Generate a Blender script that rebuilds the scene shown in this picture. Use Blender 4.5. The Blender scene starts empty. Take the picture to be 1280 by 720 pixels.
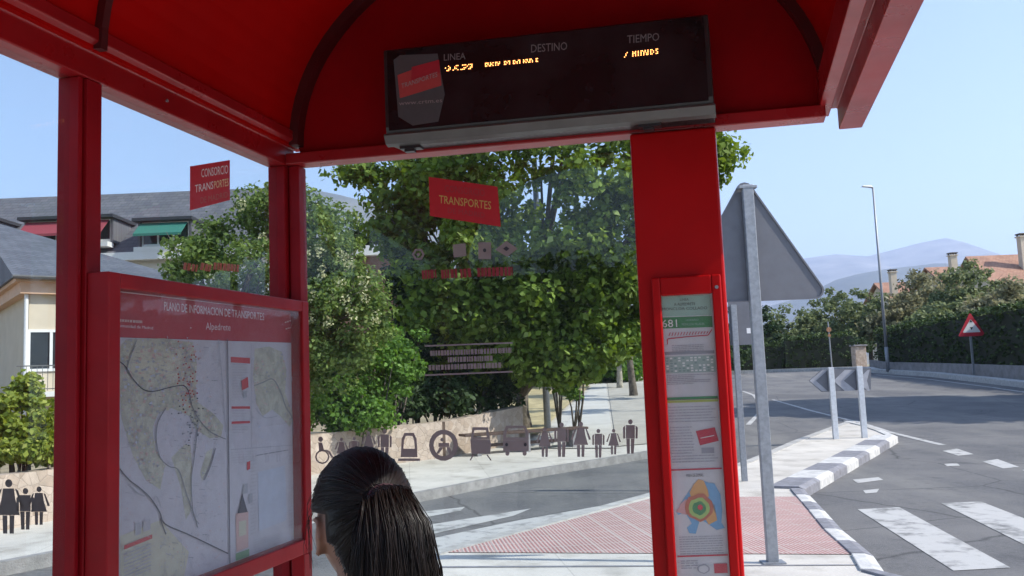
import bpy, bmesh, math, random
import numpy as np
from mathutils import Vector, Matrix, noise
random.seed(7); rng = np.random.default_rng(7)
sc = bpy.context.scene
C = sc.collection
R = math.radians

# ------------------------------------------------------------------ camera
EYE = Vector((0, 0, 1.55)); FPX = 1100.0
PITCH, ROLL = R(5.84), R(2.3)
Fw = Vector((0, math.cos(PITCH), math.sin(PITCH)))
U0 = Vector((0, -math.sin(PITCH), math.cos(PITCH))); R0 = Vector((1, 0, 0))
Rt = R0*math.cos(ROLL) - U0*math.sin(ROLL)
Up = R0*math.sin(ROLL) + U0*math.cos(ROLL)
cd = bpy.data.cameras.new('camera'); cam = bpy.data.objects.new('camera', cd); C.objects.link(cam)
m = Matrix.Identity(4)
for i in range(3):
    m[i][0] = Rt[i]; m[i][1] = Up[i]; m[i][2] = -Fw[i]; m[i][3] = EYE[i]
cam.matrix_world = m
cd.sensor_width = 36; cd.lens = 36*FPX/1280; cd.clip_start = 0.05; cd.clip_end = 30000
sc.camera = cam

# ------------------------------------------------------------------ sun and sky
SUN_EL = R(41); sx, sy = 0.966, -0.259          # horizontal direction towards the sun
w = bpy.data.worlds.new('World'); sc.world = w; w.use_nodes = True
nt = w.node_tree; nt.nodes.clear()
sky = nt.nodes.new('ShaderNodeTexSky'); sky.sky_type = 'NISHITA'; sky.sun_disc = False
sky.sun_elevation = SUN_EL; sky.sun_rotation = math.atan2(sx, sy)
sky.altitude = 900; sky.air_density = 1.0; sky.dust_density = 1.2; sky.ozone_density = 1.0
bgn = nt.nodes.new('ShaderNodeBackground'); bgn.inputs[1].default_value = 0.142
wo = nt.nodes.new('ShaderNodeOutputWorld')
nt.links.new(sky.outputs[0], bgn.inputs[0]); nt.links.new(bgn.outputs[0], wo.inputs[0])
sd = bpy.data.lights.new('sun', 'SUN'); sd.energy = 4.2; sd.angle = R(0.55); sd.color = (1, 0.95, 0.87)
so = bpy.data.objects.new('sun', sd); C.objects.link(so)
sv = Vector((sx*math.cos(SUN_EL), sy*math.cos(SUN_EL), math.sin(SUN_EL)))
so.rotation_euler = sv.to_track_quat('Z', 'Y').to_euler(); so.location = (20, -5, 30)
sc.view_settings.view_transform = 'Standard'; sc.view_settings.look = 'None'
sc.view_settings.exposure = 0.95; sc.view_settings.gamma = 1
sc.view_settings.use_curve_mapping = False
sc.render.engine = 'CYCLES'
sc.cycles.max_bounces = 8; sc.cycles.volume_bounces = 1; sc.cycles.transparent_max_bounces = 16
sc.cycles.caustics_reflective = False; sc.cycles.caustics_refractive = False

# ------------------------------------------------------------------ geometry helpers
def ray(px, py):
    return (Fw + Rt*((px-640)/FPX) + Up*((360-py)/FPX))
def atY(px, py, Y):
    d = ray(px, py); return EYE + d*(Y/d.y)
def proj(p):
    d = Vector(p)-EYE; k = d.dot(Fw); return (640+FPX*d.dot(Rt)/k, 360-FPX*d.dot(Up)/k)
def terr(y):
    t = y-13.0
    if t <= 0: return 0.0
    if t < 4: return 0.03*t*t/8
    t2 = y-56.0
    z = 0.06 + 0.03*(t-4)
    if t2 > 0: z = 0.06+0.03*(52-13) + 0.12*(1-math.exp(-(t2+4)/4.0))
    elif t2 > -4: z = 0.06+0.03*(52-13) + 0.12*(1-math.exp(-(t2+4)/4.0))
    return z
def G(px, py, off=0.0, ymax=60):
    d = ray(px, py); Y = 3.0; prev = None
    while Y < ymax:
        p = EYE + d*(Y/d.y)
        if p.z <= terr(Y)+off: break
        Y *= 1.004
    p = EYE + d*(Y/d.y); return Vector((p.x, p.y, terr(p.y)+off))
def link(o, parent=None):
    C.objects.link(o)
    if parent: o.parent = parent
    return o
def tag(o, label=None, cat=None, group=None, kind=None):
    if label: o['label'] = label
    if cat: o['category'] = cat
    if group: o['group'] = group
    if kind: o['kind'] = kind
    return o
def empty(name, loc=(0, 0, 0), label=None, cat=None, group=None):
    o = bpy.data.objects.new(name, None); C.objects.link(o); o.location = loc; o.empty_display_size = .1
    return tag(o, label, cat, group)

class MB:
    def __init__(s): s.v = []; s.f = []; s.m = []
    def poly(s, pts, mi=0):
        n = len(s.v); s.v += [tuple(p) for p in pts]; s.f.append(tuple(range(n, n+len(pts)))); s.m.append(mi)
    def hexa(s, p, mi=0):      # 8 points: bottom 4, top 4
        n = len(s.v); s.v += [tuple(q) for q in p]
        for f in ((3,2,1,0),(4,5,6,7),(0,1,5,4),(1,2,6,5),(2,3,7,6),(3,0,4,7)):
            s.f.append(tuple(n+i for i in f)); s.m.append(mi)
    def box(s, x0, x1, y0, y1, z0, z1, mi=0, T=None):
        p = [(x0,y0,z0),(x1,y0,z0),(x1,y1,z0),(x0,y1,z0),(x0,y0,z1),(x1,y0,z1),(x1,y1,z1),(x0,y1,z1)]
        if T: p = [T(*q) for q in p]
        s.hexa(p, mi)
    def tube(s, pts, rads, n=8, mi=0, cap=True):
        pts = [Vector(p) for p in pts]
        if not hasattr(rads, '__len__'): rads = [rads]*len(pts)
        base = len(s.v); up = None
        for i, p in enumerate(pts):
            t = (pts[min(i+1, len(pts)-1)] - pts[max(i-1, 0)]).normalized()
            if up is None: up = t.orthogonal().normalized()
            up = (up - t*up.dot(t)).normalized(); sd_ = t.cross(up)
            for k in range(n):
                a = 2*math.pi*k/n; s.v.append(tuple(p + (up*math.cos(a)+sd_*math.sin(a))*rads[i]))
        for i in range(len(pts)-1):
            for k in range(n):
                a = base+i*n+k; b = base+i*n+(k+1) % n
                s.f.append((a, b, b+n, a+n)); s.m.append(mi)
        if cap:
            s.f.append(tuple(base+k for k in reversed(range(n)))); s.m.append(mi)
            e = base+(len(pts)-1)*n; s.f.append(tuple(e+k for k in range(n))); s.m.append(mi)
    def extrude(s, prof, T0, T1, mi=0, cap=True):   # prof: 2D list; T0/T1 map (x,y)->3D at the ends
        n = len(prof); b = len(s.v)
        s.v += [tuple(T0(*q)) for q in prof] + [tuple(T1(*q)) for q in prof]
        for k in range(n):
            s.f.append((b+k, b+(k+1) % n, b+n+(k+1) % n, b+n+k)); s.m.append(mi)
        if cap:
            s.f.append(tuple(b+k for k in reversed(range(n)))); s.m.append(mi)
            s.f.append(tuple(b+n+k for k in range(n))); s.m.append(mi)
    def mesh(s, name, mats):
        me = bpy.data.meshes.new(name); me.from_pydata(s.v, [], s.f)
        if not isinstance(mats, (list, tuple)): mats = [mats]
        for mm in mats: me.materials.append(mm)
        me.polygons.foreach_set('material_index', s.m); me.update()
        return me
    def build(s, name, mats, parent=None, smooth=False, bevel=0, recalc=True):
        me = s.mesh(name, mats)
        if recalc:
            bm = bmesh.new(); bm.from_mesh(me); bmesh.ops.recalc_face_normals(bm, faces=bm.faces); bm.to_mesh(me); bm.free()
        if smooth: me.polygons.foreach_set('use_smooth', [True]*len(me.polygons))
        o = bpy.data.objects.new(name, me); link(o, parent)
        if bevel:
            b = o.modifiers.new('bevel', 'BEVEL'); b.width = bevel; b.segments = 2; b.limit_method = 'ANGLE'; b.angle_limit = R(40)
        return o

# ------------------------------------------------------------------ materials
def mat(name, col, rough=0.6, var=0.12, scale=6, metal=0, bump=0, bscale=60, col2=None, spec=0.5, detail=6, coat=0, ramp=(0.35, 0.65)):
    mt = bpy.data.materials.new(name); mt.use_nodes = True
    n = mt.node_tree.nodes; l = mt.node_tree.links; b = n['Principled BSDF']
    tc = n.new('ShaderNodeTexCoord'); nz = n.new('ShaderNodeTexNoise')
    nz.inputs['Scale'].default_value = scale; nz.inputs['Detail'].default_value = detail; nz.inputs['Roughness'].default_value = .62
    l.new(tc.outputs['Object'], nz.inputs['Vector'])
    cr = n.new('ShaderNodeValToRGB'); l.new(nz.outputs[0], cr.inputs[0])
    a = tuple(max(0, c*(1-var)) for c in col); c2 = col2 or tuple(min(1, c*(1+var)) for c in col)
    cr.color_ramp.elements[0].color = (*a, 1); cr.color_ramp.elements[1].color = (*c2, 1)
    cr.color_ramp.elements[0].position = ramp[0]; cr.color_ramp.elements[1].position = ramp[1]
    l.new(cr.outputs[0], b.inputs['Base Color'])
    rn = n.new('ShaderNodeTexNoise'); rn.inputs['Scale'].default_value = scale*2.3; rn.inputs['Detail'].default_value = 8; l.new(tc.outputs['Object'], rn.inputs['Vector'])
    rm = n.new('ShaderNodeMapRange'); rm.inputs['From Min'].default_value = .3; rm.inputs['From Max'].default_value = .7
    rm.inputs['To Min'].default_value = rough*.8; rm.inputs['To Max'].default_value = min(1, rough*1.3); l.new(rn.outputs[0], rm.inputs[0]); l.new(rm.outputs[0], b.inputs['Roughness'])
    b.inputs['Roughness'].default_value = rough; b.inputs['Metallic'].default_value = metal
    b.inputs['Specular IOR Level'].default_value = spec; b.inputs['Coat Weight'].default_value = coat
    if bump:
        n2 = n.new('ShaderNodeTexNoise'); n2.inputs['Scale'].default_value = bscale; n2.inputs['Detail'].default_value = 4
        l.new(tc.outputs['Object'], n2.inputs['Vector'])
        bp = n.new('ShaderNodeBump'); bp.inputs['Strength'].default_value = bump; bp.inputs['Distance'].default_value = .02
        l.new(n2.outputs[0], bp.inputs['Height']); l.new(bp.outputs[0], b.inputs['Normal'])
    return mt
def flat(name, col, rough=0.5): return mat(name, col, rough, var=.04, scale=30)
def emis(name, col, s):
    mt = bpy.data.materials.new(name); mt.use_nodes = True
    b = mt.node_tree.nodes['Principled BSDF']; b.inputs['Base Color'].default_value = (*col, 1)
    b.inputs['Emission Color'].default_value = (*col, 1); b.inputs['Emission Strength'].default_value = s
    return mt
def leafmat(name, c1, c2, c3=None, trans=0.35):
    mt = bpy.data.materials.new(name); mt.use_nodes = True
    n = mt.node_tree.nodes; l = mt.node_tree.links; b = n['Principled BSDF']; out = n['Material Output']
    g = n.new('ShaderNodeNewGeometry'); cr = n.new('ShaderNodeValToRGB')
    l.new(g.outputs['Random Per Island'], cr.inputs[0])
    cr.color_ramp.elements[0].color = (*c1, 1); cr.color_ramp.elements[1].color = (*c2, 1)
    if c3: e = cr.color_ramp.elements.new(.93); e.color = (*c2, 1); cr.color_ramp.elements[2].color = (*c3, 1)
    l.new(cr.outputs[0], b.inputs['Base Color']); b.inputs['Roughness'].default_value = .6; b.inputs['Specular IOR Level'].default_value = .22
    tr = n.new('ShaderNodeBsdfTranslucent'); hs = n.new('ShaderNodeHueSaturation')
    hs.inputs['Hue'].default_value = .485; hs.inputs['Saturation'].default_value = 1.15; hs.inputs['Value'].default_value = 1.5
    l.new(cr.outputs[0], hs.inputs['Color']); l.new(hs.outputs[0], tr.inputs[0])
    mx = n.new('ShaderNodeMixShader'); mx.inputs[0].default_value = trans
    l.new(b.outputs[0], mx.inputs[1]); l.new(tr.outputs[0], mx.inputs[2]); l.new(mx.outputs[0], out.inputs[0])
    return mt
def glassmat(name, tint=(.93,.96,.96), dirt=.004, spec=1.0):
    mt = bpy.data.materials.new(name); mt.use_nodes = True
    n = mt.node_tree.nodes; l = mt.node_tree.links; n.clear(); out = n.new('ShaderNodeOutputMaterial')
    tr = n.new('ShaderNodeBsdfTransparent'); tr.inputs[0].default_value = (*tint, 1)
    gl = n.new('ShaderNodeBsdfGlossy'); gl.inputs['Roughness'].default_value = .01
    fr = n.new('ShaderNodeFresnel'); fr.inputs[0].default_value = 1.45
    ge = n.new('ShaderNodeNewGeometry'); mu = n.new('ShaderNodeMath'); mu.operation = 'MULTIPLY'; iv = n.new('ShaderNodeMath'); iv.operation = 'SUBTRACT'
    iv.inputs[0].default_value = 1; l.new(ge.outputs['Backfacing'], iv.inputs[1]); l.new(fr.outputs[0], mu.inputs[0]); l.new(iv.outputs[0], mu.inputs[1])
    m1 = n.new('ShaderNodeMixShader'); l.new(mu.outputs[0], m1.inputs[0]); l.new(tr.outputs[0], m1.inputs[1]); l.new(gl.outputs[0], m1.inputs[2])
    df = n.new('ShaderNodeBsdfTranslucent'); df.inputs[0].default_value = (.8, .8, .78, 1)
    d2 = n.new('ShaderNodeBsdfDiffuse'); d2.inputs[0].default_value = (.8, .8, .78, 1)
    ma = n.new('ShaderNodeMixShader'); l.new(df.outputs[0], ma.inputs[1]); l.new(d2.outputs[0], ma.inputs[2])
    tc = n.new('ShaderNodeTexCoord'); nz = n.new('ShaderNodeTexNoise'); nz.inputs['Scale'].default_value = 3.5; nz.inputs['Detail'].default_value = 7
    l.new(tc.outputs['Object'], nz.inputs[0]); mr = n.new('ShaderNodeMapRange')
    mr.inputs['From Min'].default_value = .3; mr.inputs['From Max'].default_value = .75
    mr.inputs['To Min'].default_value = dirt*.35; mr.inputs['To Max'].default_value = dirt*2
    l.new(nz.outputs[0], mr.inputs[0])
    m2 = n.new('ShaderNodeMixShader'); l.new(mr.outputs[0], m2.inputs[0]); l.new(m1.outputs[0], m2.inputs[1]); l.new(ma.outputs[0], m2.inputs[2])
    l.new(m2.outputs[0], out.inputs[0]); return mt

M = {}
M['red'] = mat('red_paint', (.25,.005,.010), .42, var=.16, scale=4, spec=.16, detail=12, bump=.02, bscale=200)
M['red_beam'] = mat('red_beam_paint', (.27,.006,.009), .30, var=.16, scale=4, spec=.6, detail=12)
M['red_case'] = mat('red_case_paint', (.28,.007,.011), .38, var=.14, scale=6, spec=.2, detail=12)
M['red_column'] = mat('red_column_paint', (.38,.004,.005), .38, var=.08, scale=4, spec=.14)
M['darkred'] = mat('dark_red_panel', (.24,.001,.004), .5, spec=.12, var=.15, scale=2)
M['vault'] = mat('vault_red', (.33,.001,.001), .5, spec=.1, var=.12, scale=1.6)
M['rib'] = mat('rib_dark_red', (.055,.002,.003), .45, var=.15, scale=5)
M['glass'] = glassmat('glass')
M['black'] = flat('black_plastic', (.02,.02,.022), .35)
M['screen'] = mat('screen_cover', (.012,.011,.013), .10, var=.5, scale=5, spec=.35, detail=12)
M['grey_alu'] = mat('grey_aluminium', (.10,.097,.095), .4, metal=.3, var=.1, scale=12)
M['galv'] = mat('galvanised_steel', (.27,.285,.31), .5, metal=.45, var=.15, scale=25, detail=8)
M['signback'] = mat('sign_back_grey', (.145,.147,.165), .5, metal=.15, var=.06, scale=8)
def asphalt_mat():
    mt = mat('asphalt', (.10,.10,.104), .9, var=.2, scale=22, bump=.5, bscale=110, detail=10)
    n = mt.node_tree.nodes; l = mt.node_tree.links; b = n['Principled BSDF']; src = b.inputs['Base Color'].links[0].from_socket; tc = n.new('ShaderNodeTexCoord')
    def layer(src, scl, lo, hi, colr, fac, mapping=None, det=8):
        nz = n.new('ShaderNodeTexNoise'); nz.inputs['Scale'].default_value = scl; nz.inputs['Detail'].default_value = det; nz.inputs['Roughness'].default_value = .65
        v = tc.outputs['Object']
        if mapping: mp = n.new('ShaderNodeMapping'); mp.inputs['Rotation'].default_value = (0,0,mapping[0]); mp.inputs['Scale'].default_value = mapping[1]; l.new(v, mp.inputs[0]); v = mp.outputs[0]
        l.new(v, nz.inputs[0]); mr = n.new('ShaderNodeMapRange'); mr.inputs[1].default_value = lo; mr.inputs[2].default_value = hi; mr.inputs[3].default_value = 0; mr.inputs[4].default_value = fac
        l.new(nz.outputs[0], mr.inputs[0]); mx = n.new('ShaderNodeMix'); mx.data_type = 'RGBA'; l.new(mr.outputs[0], mx.inputs[0]); l.new(src, mx.inputs[6]); mx.inputs[7].default_value = (*colr, 1); return mx.outputs[2]
    c = layer(src, .35, .42, .66, (.175,.17,.165), .9)
    c = layer(c, .5, .5, .7, (.21,.205,.19), .75, (R(-40), (1,.18,1)))
    c = layer(c, 1.6, .58, .72, (.055,.055,.06), .7)
    c = layer(c, 7, .62, .72, (.05,.05,.052), .6)
    vo = n.new('ShaderNodeTexVoronoi'); vo.feature = 'DISTANCE_TO_EDGE'; vo.inputs['Scale'].default_value = .33; nd = n.new('ShaderNodeTexNoise'); nd.inputs['Scale'].default_value = 2.5; nd.inputs['Detail'].default_value = 6
    ad = n.new('ShaderNodeMix'); ad.data_type = 'RGBA'; ad.inputs[0].default_value = .10; l.new(tc.outputs['Object'], nd.inputs[0]); l.new(tc.outputs['Object'], ad.inputs[6]); l.new(nd.outputs['Color'], ad.inputs[7]); l.new(ad.outputs[2], vo.inputs['Vector'])
    mr = n.new('ShaderNodeMapRange'); mr.inputs[1].default_value = 0; mr.inputs[2].default_value = .006; mr.inputs[3].default_value = .75; mr.inputs[4].default_value = 0; l.new(vo.outputs['Distance'], mr.inputs[0])
    mx = n.new('ShaderNodeMix'); mx.data_type = 'RGBA'; l.new(mr.outputs[0], mx.inputs[0]); l.new(c, mx.inputs[6]); mx.inputs[7].default_value = (.035,.035,.037,1)
    l.new(mx.outputs[2], b.inputs['Base Color']); return mt
M['asphalt'] = asphalt_mat() or mat('asphalt', (.105,.104,.108), .9, var=.28, scale=.55, bump=.5, bscale=90, detail=10)
M['concrete'] = mat('concrete_paving', (.54,.51,.46), .85, var=.11, scale=.9, bump=.25, bscale=40, detail=10)
def add_joints(mt, size, wdt=.006, dark=.75):
    n = mt.node_tree.nodes; l = mt.node_tree.links; b = n['Principled BSDF']; src = b.inputs['Base Color'].links[0].from_socket; tc = n.new('ShaderNodeTexCoord')
    mp = n.new('ShaderNodeMapping'); mp.inputs['Rotation'].default_value = (0,0,R(-7)); l.new(tc.outputs['Object'], mp.inputs[0]); br = n.new('ShaderNodeTexBrick'); br.offset = 0; br.inputs['Scale'].default_value = 1
    br.inputs['Brick Width'].default_value = size; br.inputs['Row Height'].default_value = size; br.inputs['Mortar Size'].default_value = wdt; br.inputs['Color1'].default_value = (1,1,1,1); br.inputs['Color2'].default_value = (.93,.93,.93,1); br.inputs['Mortar'].default_value = (dark,dark,dark,1)
    l.new(mp.outputs[0], br.inputs[0]); nz = n.new('ShaderNodeTexNoise'); nz.inputs['Scale'].default_value = 2.2; nz.inputs['Detail'].default_value = 12; l.new(tc.outputs['Object'], nz.inputs[0])
    cr = n.new('ShaderNodeValToRGB'); cr.color_ramp.elements[0].position = .30; cr.color_ramp.elements[1].position = .48; cr.color_ramp.elements[0].color = (.72,.71,.69,1); cr.color_ramp.elements[1].color = (1,1,1,1); l.new(nz.outputs[0], cr.inputs[0])
    m1 = n.new('ShaderNodeMix'); m1.data_type = 'RGBA'; m1.blend_type = 'MULTIPLY'; m1.inputs[0].default_value = 1; l.new(src, m1.inputs[6]); l.new(br.outputs[0], m1.inputs[7])
    m2 = n.new('ShaderNodeMix'); m2.data_type = 'RGBA'; m2.blend_type = 'MULTIPLY'; m2.inputs[0].default_value = 1; l.new(m1.outputs[2], m2.inputs[6]); l.new(cr.outputs[0], m2.inputs[7]); l.new(m2.outputs[2], b.inputs['Base Color'])
add_joints(M['concrete'], 1.25)
M['path'] = mat('path_concrete', (.52,.50,.46), .85, var=.08, scale=1.2, bump=.2, bscale=30)
M['paving'] = mat('tan_paving', (.40,.37,.32), .9, var=.12, scale=2, bump=.2)
M['kerb'] = mat('kerb_stone', (.38,.37,.35), .85, var=.2, scale=4, bump=.3)
M['white_paint'] = mat('road_paint', (.20,.20,.195), .8, var=.1, scale=4, bump=.2, detail=15, col2=(.43,.425,.41), ramp=(.34,.50))
M['kerb_white'] = mat('kerb_white_paint', (.45,.45,.44), .8, var=.1, scale=8, bump=.3, col2=(.60,.59,.57), detail=12)
M['grey_paint'] = mat('grey_kerb_paint', (.20,.20,.22), .8, var=.2, scale=9, bump=.2)
M['soil'] = mat('dry_soil', (.30,.24,.15), .95, var=.3, scale=1.4, bump=.6, bscale=20)
M['field'] = mat('dry_field', (.22,.20,.11), .95, var=.4, scale=.12, bump=.4, bscale=3)
M['drygrass'] = mat('dry_grass', (.42,.34,.18), .95, var=.35, scale=3, bump=.8, bscale=30)
M['bark'] = mat('bark', (.11,.09,.07), .9, var=.45, scale=9, bump=.9, bscale=22)
M['palebark'] = mat('pale_bark', (.34,.31,.25), .85, var=.4, scale=7, bump=.5, bscale=22)

# ------------------------------------------------------------------ draped sheets on the terrain
def sheet(pts, top, thick=None, mats=None, name='sheet', parent=None, step=1.0):
    """flat polygon in plan, draped on the terrain at height top (thick gives it sides)"""
    bm = bmesh.new(); vs = [bm.verts.new((p[0], p[1], 0)) for p in pts]; bm.faces.new(vs)
    ys = [p[1] for p in pts]; y = max(math.floor(min(ys)), 12)
    while y < min(max(ys), 64):
        if y > min(ys):
            bmesh.ops.bisect_plane(bm, geom=bm.verts[:]+bm.edges[:]+bm.faces[:], plane_co=(0, y, 0), plane_no=(0, 1, 0))
        y += step
    bmesh.ops.triangulate(bm, faces=bm.faces[:])
    bmesh.ops.recalc_face_normals(bm, faces=bm.faces[:])
    if bm.faces[:][0].normal.z < 0: bmesh.ops.reverse_faces(bm, faces=bm.faces[:])
    if thick:
        r = bmesh.ops.extrude_face_region(bm, geom=bm.faces[:])
        nv = [g for g in r['geom'] if isinstance(g, bmesh.types.BMVert)]; s = set(nv)
        for v in bm.verts: v.co.z = (top if v in s else top-thick) + terr(v.co.y)
        bmesh.ops.recalc_face_normals(bm, faces=bm.faces[:])
    else:
        for v in bm.verts: v.co.z = top + terr(v.co.y)
    me = bpy.data.meshes.new(name); bm.to_mesh(me); bm.free(); me.materials.append(mats)
    o = bpy.data.objects.new(name, me); link(o, parent); return o
def sheet_px(pxs, top, **k):
    return sheet([G(x, y, top) for x, y in pxs], top, **k)

ROAD = -0.12
# the ground: one sheet to the horizon, following the same rise
mb = MB(); ys_ = [-3000, -60] + list(range(-20, 70, 2)) + [120, 400, 12000]; xs_ = [-9000, -120, -60, -30, 0, 30, 60, 120, 9000]
gz = lambda y: terr(min(y, 70))-.3
for j in range(len(ys_)-1):
    for i in range(len(xs_)-1):
        mb.poly([(xs_[i], ys_[j], gz(ys_[j])), (xs_[i+1], ys_[j], gz(ys_[j])), (xs_[i+1], ys_[j+1], gz(ys_[j+1])), (xs_[i], ys_[j+1], gz(ys_[j+1]))])
tag(mb.build('ground', M['field']), kind='structure')

# asphalt
tag(sheet([(-40,-30),(45,-30),(45,20),(26,34),(27,50),(25,63),(8,63),(3,30),(-2,16),(-9,9),(-40,-22)], ROAD, thick=.15, mats=M['asphalt'], name='road'), kind='structure')

# far side pavement (left), path and verges
kf = [G(x, y) for x, y in ((0,702),(59,691),(280,652),(513,617),(664,587),(815,563))]
kx = [Vector((-22,-10,0)), Vector((-9.5,3.2,0))]
kfar = [Vector((3.55,18.6,0)), Vector((4.9,22,0)), Vector((6.3,27,0)), Vector((8.2,35,0)), Vector((10.6,45,0)), Vector((14.2,62,0))]
far_kerb = kx + kf + kfar
wall_line = [G(*p) for p in ((-60,672),(20,655),(200,622),(400,589),(544,571),(642,553))]
pave = [(p.x, p.y) for p in far_kerb] + [(4, 62), (-45, 62), (-45, -10)]
tag(sheet(pave, 0, thick=.2, mats=M['concrete'], name='far_pavement'), kind='structure')
def strip(line, wd, top, thick, m_, name, side=1):
    pts = [Vector((p[0], p[1])) for p in line]; off = []; pts2 = []
    for i, p in enumerate(pts):
        t = (pts[min(i+1, len(pts)-1)]-pts[max(i-1, 0)]).normalized(); nn = Vector((-t.y, t.x))*side; off.append(p+nn*wd); pts2.append(p-nn*(.02 if thick else 0))
    return sheet(pts2+off[::-1], top, thick=thick, mats=m_, name=name)
tag(strip(far_kerb, -.14, .012, .2, mat('far_kerb_stone', (.26,.25,.24), .9, var=.25, scale=5, bump=.4), 'far_kerb'), kind='structure')
# soil and garden behind the low wall
gs = [(p.x-.12, p.y+.15) for p in wall_line] + [(1.0, 25), (2.2, 34), (4, 61), (-44, 61), (-44, 4)]
tag(sheet(gs, .06, mats=M['soil'], name='garden_soil'), kind='structure')
vg = [(609,548),(640,552),(676,540),(708,508),(738,482),(700,478),(640,490)]
tag(sheet_px(vg, .07, mats=M['drygrass'], name='verge'), kind='structure')
tag(sheet_px([(688,560),(742,479),(757,479),(768,560)], .02, mats=M['path'], name='path'), kind='structure')
tag(sheet_px([(771,558),(759,479),(835,479),(850,551)], .016, mats=M['paving'], name='side_paving'), kind='structure')

# near pavement with the traffic island nose
left_edge = [(1062,527),(1046,532),(990,553),(938,575),(815,617),(540,691)]
rim = [(1118,545),(1003,611),(1030,640),(1055,668),(1085,690),(1103,716)]
near = [G(*p) for p in left_edge] + [Vector((-2.9,5.4,0)), Vector((-8.5,-1,0)), Vector((-20,-14,0)), Vector((14,-14,0)), Vector((4.6,2.5,0))]
near += [G(*p) for p in rim[::-1]]
tag(sheet([(p.x, p.y) for p in near], 0, thick=.2, mats=M['concrete'], name='near_pavement'), kind='structure')
tag(strip([G(*p) for p in left_edge]+[Vector((-2.9,5.4,0)), Vector((-8.5,-1,0)), Vector((-20,-14,0))], .14, .012, .2, M['kerb'], 'near_kerb'), kind='structure')
def tactile():
    mt = bpy.data.materials.new('tactile_tiles'); mt.use_nodes = True
    n = mt.node_tree.nodes; l = mt.node_tree.links; b = n['Principled BSDF']
    tc = n.new('ShaderNodeTexCoord'); mp = n.new('ShaderNodeMapping'); mp.inputs['Rotation'].default_value = (0, 0, R(-8))
    l.new(tc.outputs['Object'], mp.inputs[0])
    wv = n.new('ShaderNodeTexWave'); wv.wave_type = 'BANDS'; wv.bands_direction = 'X'; wv.inputs['Scale'].default_value = 8.5
    wv.inputs['Distortion'].default_value = 0.0; l.new(mp.outputs[0], wv.inputs['Vector'])
    br = n.new('ShaderNodeTexBrick'); br.inputs['Scale'].default_value = 1; br.offset = 0; br.inputs['Brick Width'].default_value = .3; br.inputs['Row Height'].default_value = .3
    br.inputs['Mortar Size'].default_value = .012
    l.new(mp.outputs[0], br.inputs[0])
    cr = n.new('ShaderNodeValToRGB'); cr.color_ramp.elements[0].position = .35; cr.color_ramp.elements[1].position = .6
    cr.color_ramp.elements[0].color = (.34,.17,.155,1); cr.color_ramp.elements[1].color = (.44,.34,.315,1); l.new(wv.outputs[0], cr.inputs[0])
    mx = n.new('ShaderNodeMix'); mx.data_type = 'RGBA'; l.new(br.outputs['Fac'], mx.inputs[0])
    nz = n.new('ShaderNodeTexNoise'); nz.inputs['Scale'].default_value = 1.5; nz.inputs['Detail'].default_value = 8; l.new(tc.outputs['Object'], nz.inputs[0])
    hv = n.new('ShaderNodeHueSaturation'); mr = n.new('ShaderNodeMapRange'); mr.inputs[3].default_value = .75; mr.inputs[4].default_value = 1.25
    l.new(nz.outputs[0], mr.inputs[0]); l.new(mr.outputs[0], hv.inputs['Value']); l.new(cr.outputs[0], hv.inputs['Color'])
    l.new(hv.outputs[0], mx.inputs[6]); mx.inputs[7].default_value = (.42,.34,.31,1); l.new(mx.outputs[2], b.inputs['Base Color'])
    bp = n.new('ShaderNodeBump'); bp.inputs['Strength'].default_value = .6; bp.inputs['Distance'].default_value = .006; l.new(wv.outputs[0], bp.inputs['Height']); l.new(bp.outputs[0], b.inputs['Normal'])
    b.inputs['Roughness'].default_value = .85; return mt
tag(sheet_px([(560,691),(818,622),(1008,621),(1034,651),(1070,693)], .006, mats=tactile(), name='tactile_paving'), kind='structure')
tag(sheet_px([(538,708.5),(1085,706),(1085,707.2),(538,709.8)], .004, mats=M['grey_paint'], name='pavement_line'), kind='structure')  # thin grey strip laid across the near pavement
# striped kerb of the island nose, block by block
def kerb_blocks(line, wid, n, mats_, first, name, h=.035):
    pts = [Vector((p.x, p.y)) for p in line]
    L = [0]
    for i in range(1, len(pts)): L.append(L[-1]+(pts[i]-pts[i-1]).length)
    def at(s):
        for i in range(1, len(pts)):
            if s <= L[i]+1e-9:
                t = (s-L[i-1])/(L[i]-L[i-1]); return pts[i-1].lerp(pts[i], t), (pts[i]-pts[i-1]).normalized()
        return pts[-1], (pts[-1]-pts[-2]).normalized()
    mb = MB()
    for k in range(n):
        s0 = L[-1]*k/n+.008; s1 = L[-1]*(k+1)/n-.008
        a, ta = at(s0); b, tb = at(s1); na = Vector((-ta.y, ta.x)); nb = Vector((-tb.y, tb.x))
        z0, z1 = terr(a.y), terr(b.y); q = []
        for zz in (-.135, h*.35, ):
            pass
        o_a, o_b = a-na*.02, b-nb*.02; i_a, i_b = a+na*wid, b+nb*wid; c_a, c_b = a+na*.05, b+nb*.05
        bot = -.14
        prof_a = [(*o_a, z0+bot), (*o_a, z0+h*.0), (*c_a, z0+h), (*i_a, z0+h), (*i_a, z0+bot)]
        prof_b = [(*o_b, z1+bot), (*o_b, z1+h*.0), (*c_b, z1+h), (*i_b, z1+h), (*i_b, z1+bot)]
        base = len(mb.v); mb.v += prof_a+prof_b; mi = (k+first) % 2
        for j in range(5): mb.f.append((base+j, base+(j+1) % 5, base+5+(j+1) % 5, base+5+j)); mb.m.append(mi)
        mb.f.append((base+4, base+3, base+2, base+1, base)); mb.m.append(mi)
        mb.f.append((base+5, base+6, base+7, base+8, base+9)); mb.m.append(mi)
    return tag(mb.build(name, mats_, bevel=.008), kind='structure')
kerb_blocks([G(*p) for p in ((1003,612),(1040,591),(1080,569),(1121,546))], .42, 8, [M['grey_paint'], M['kerb_white']], 0, 'striped_kerb')
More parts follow.
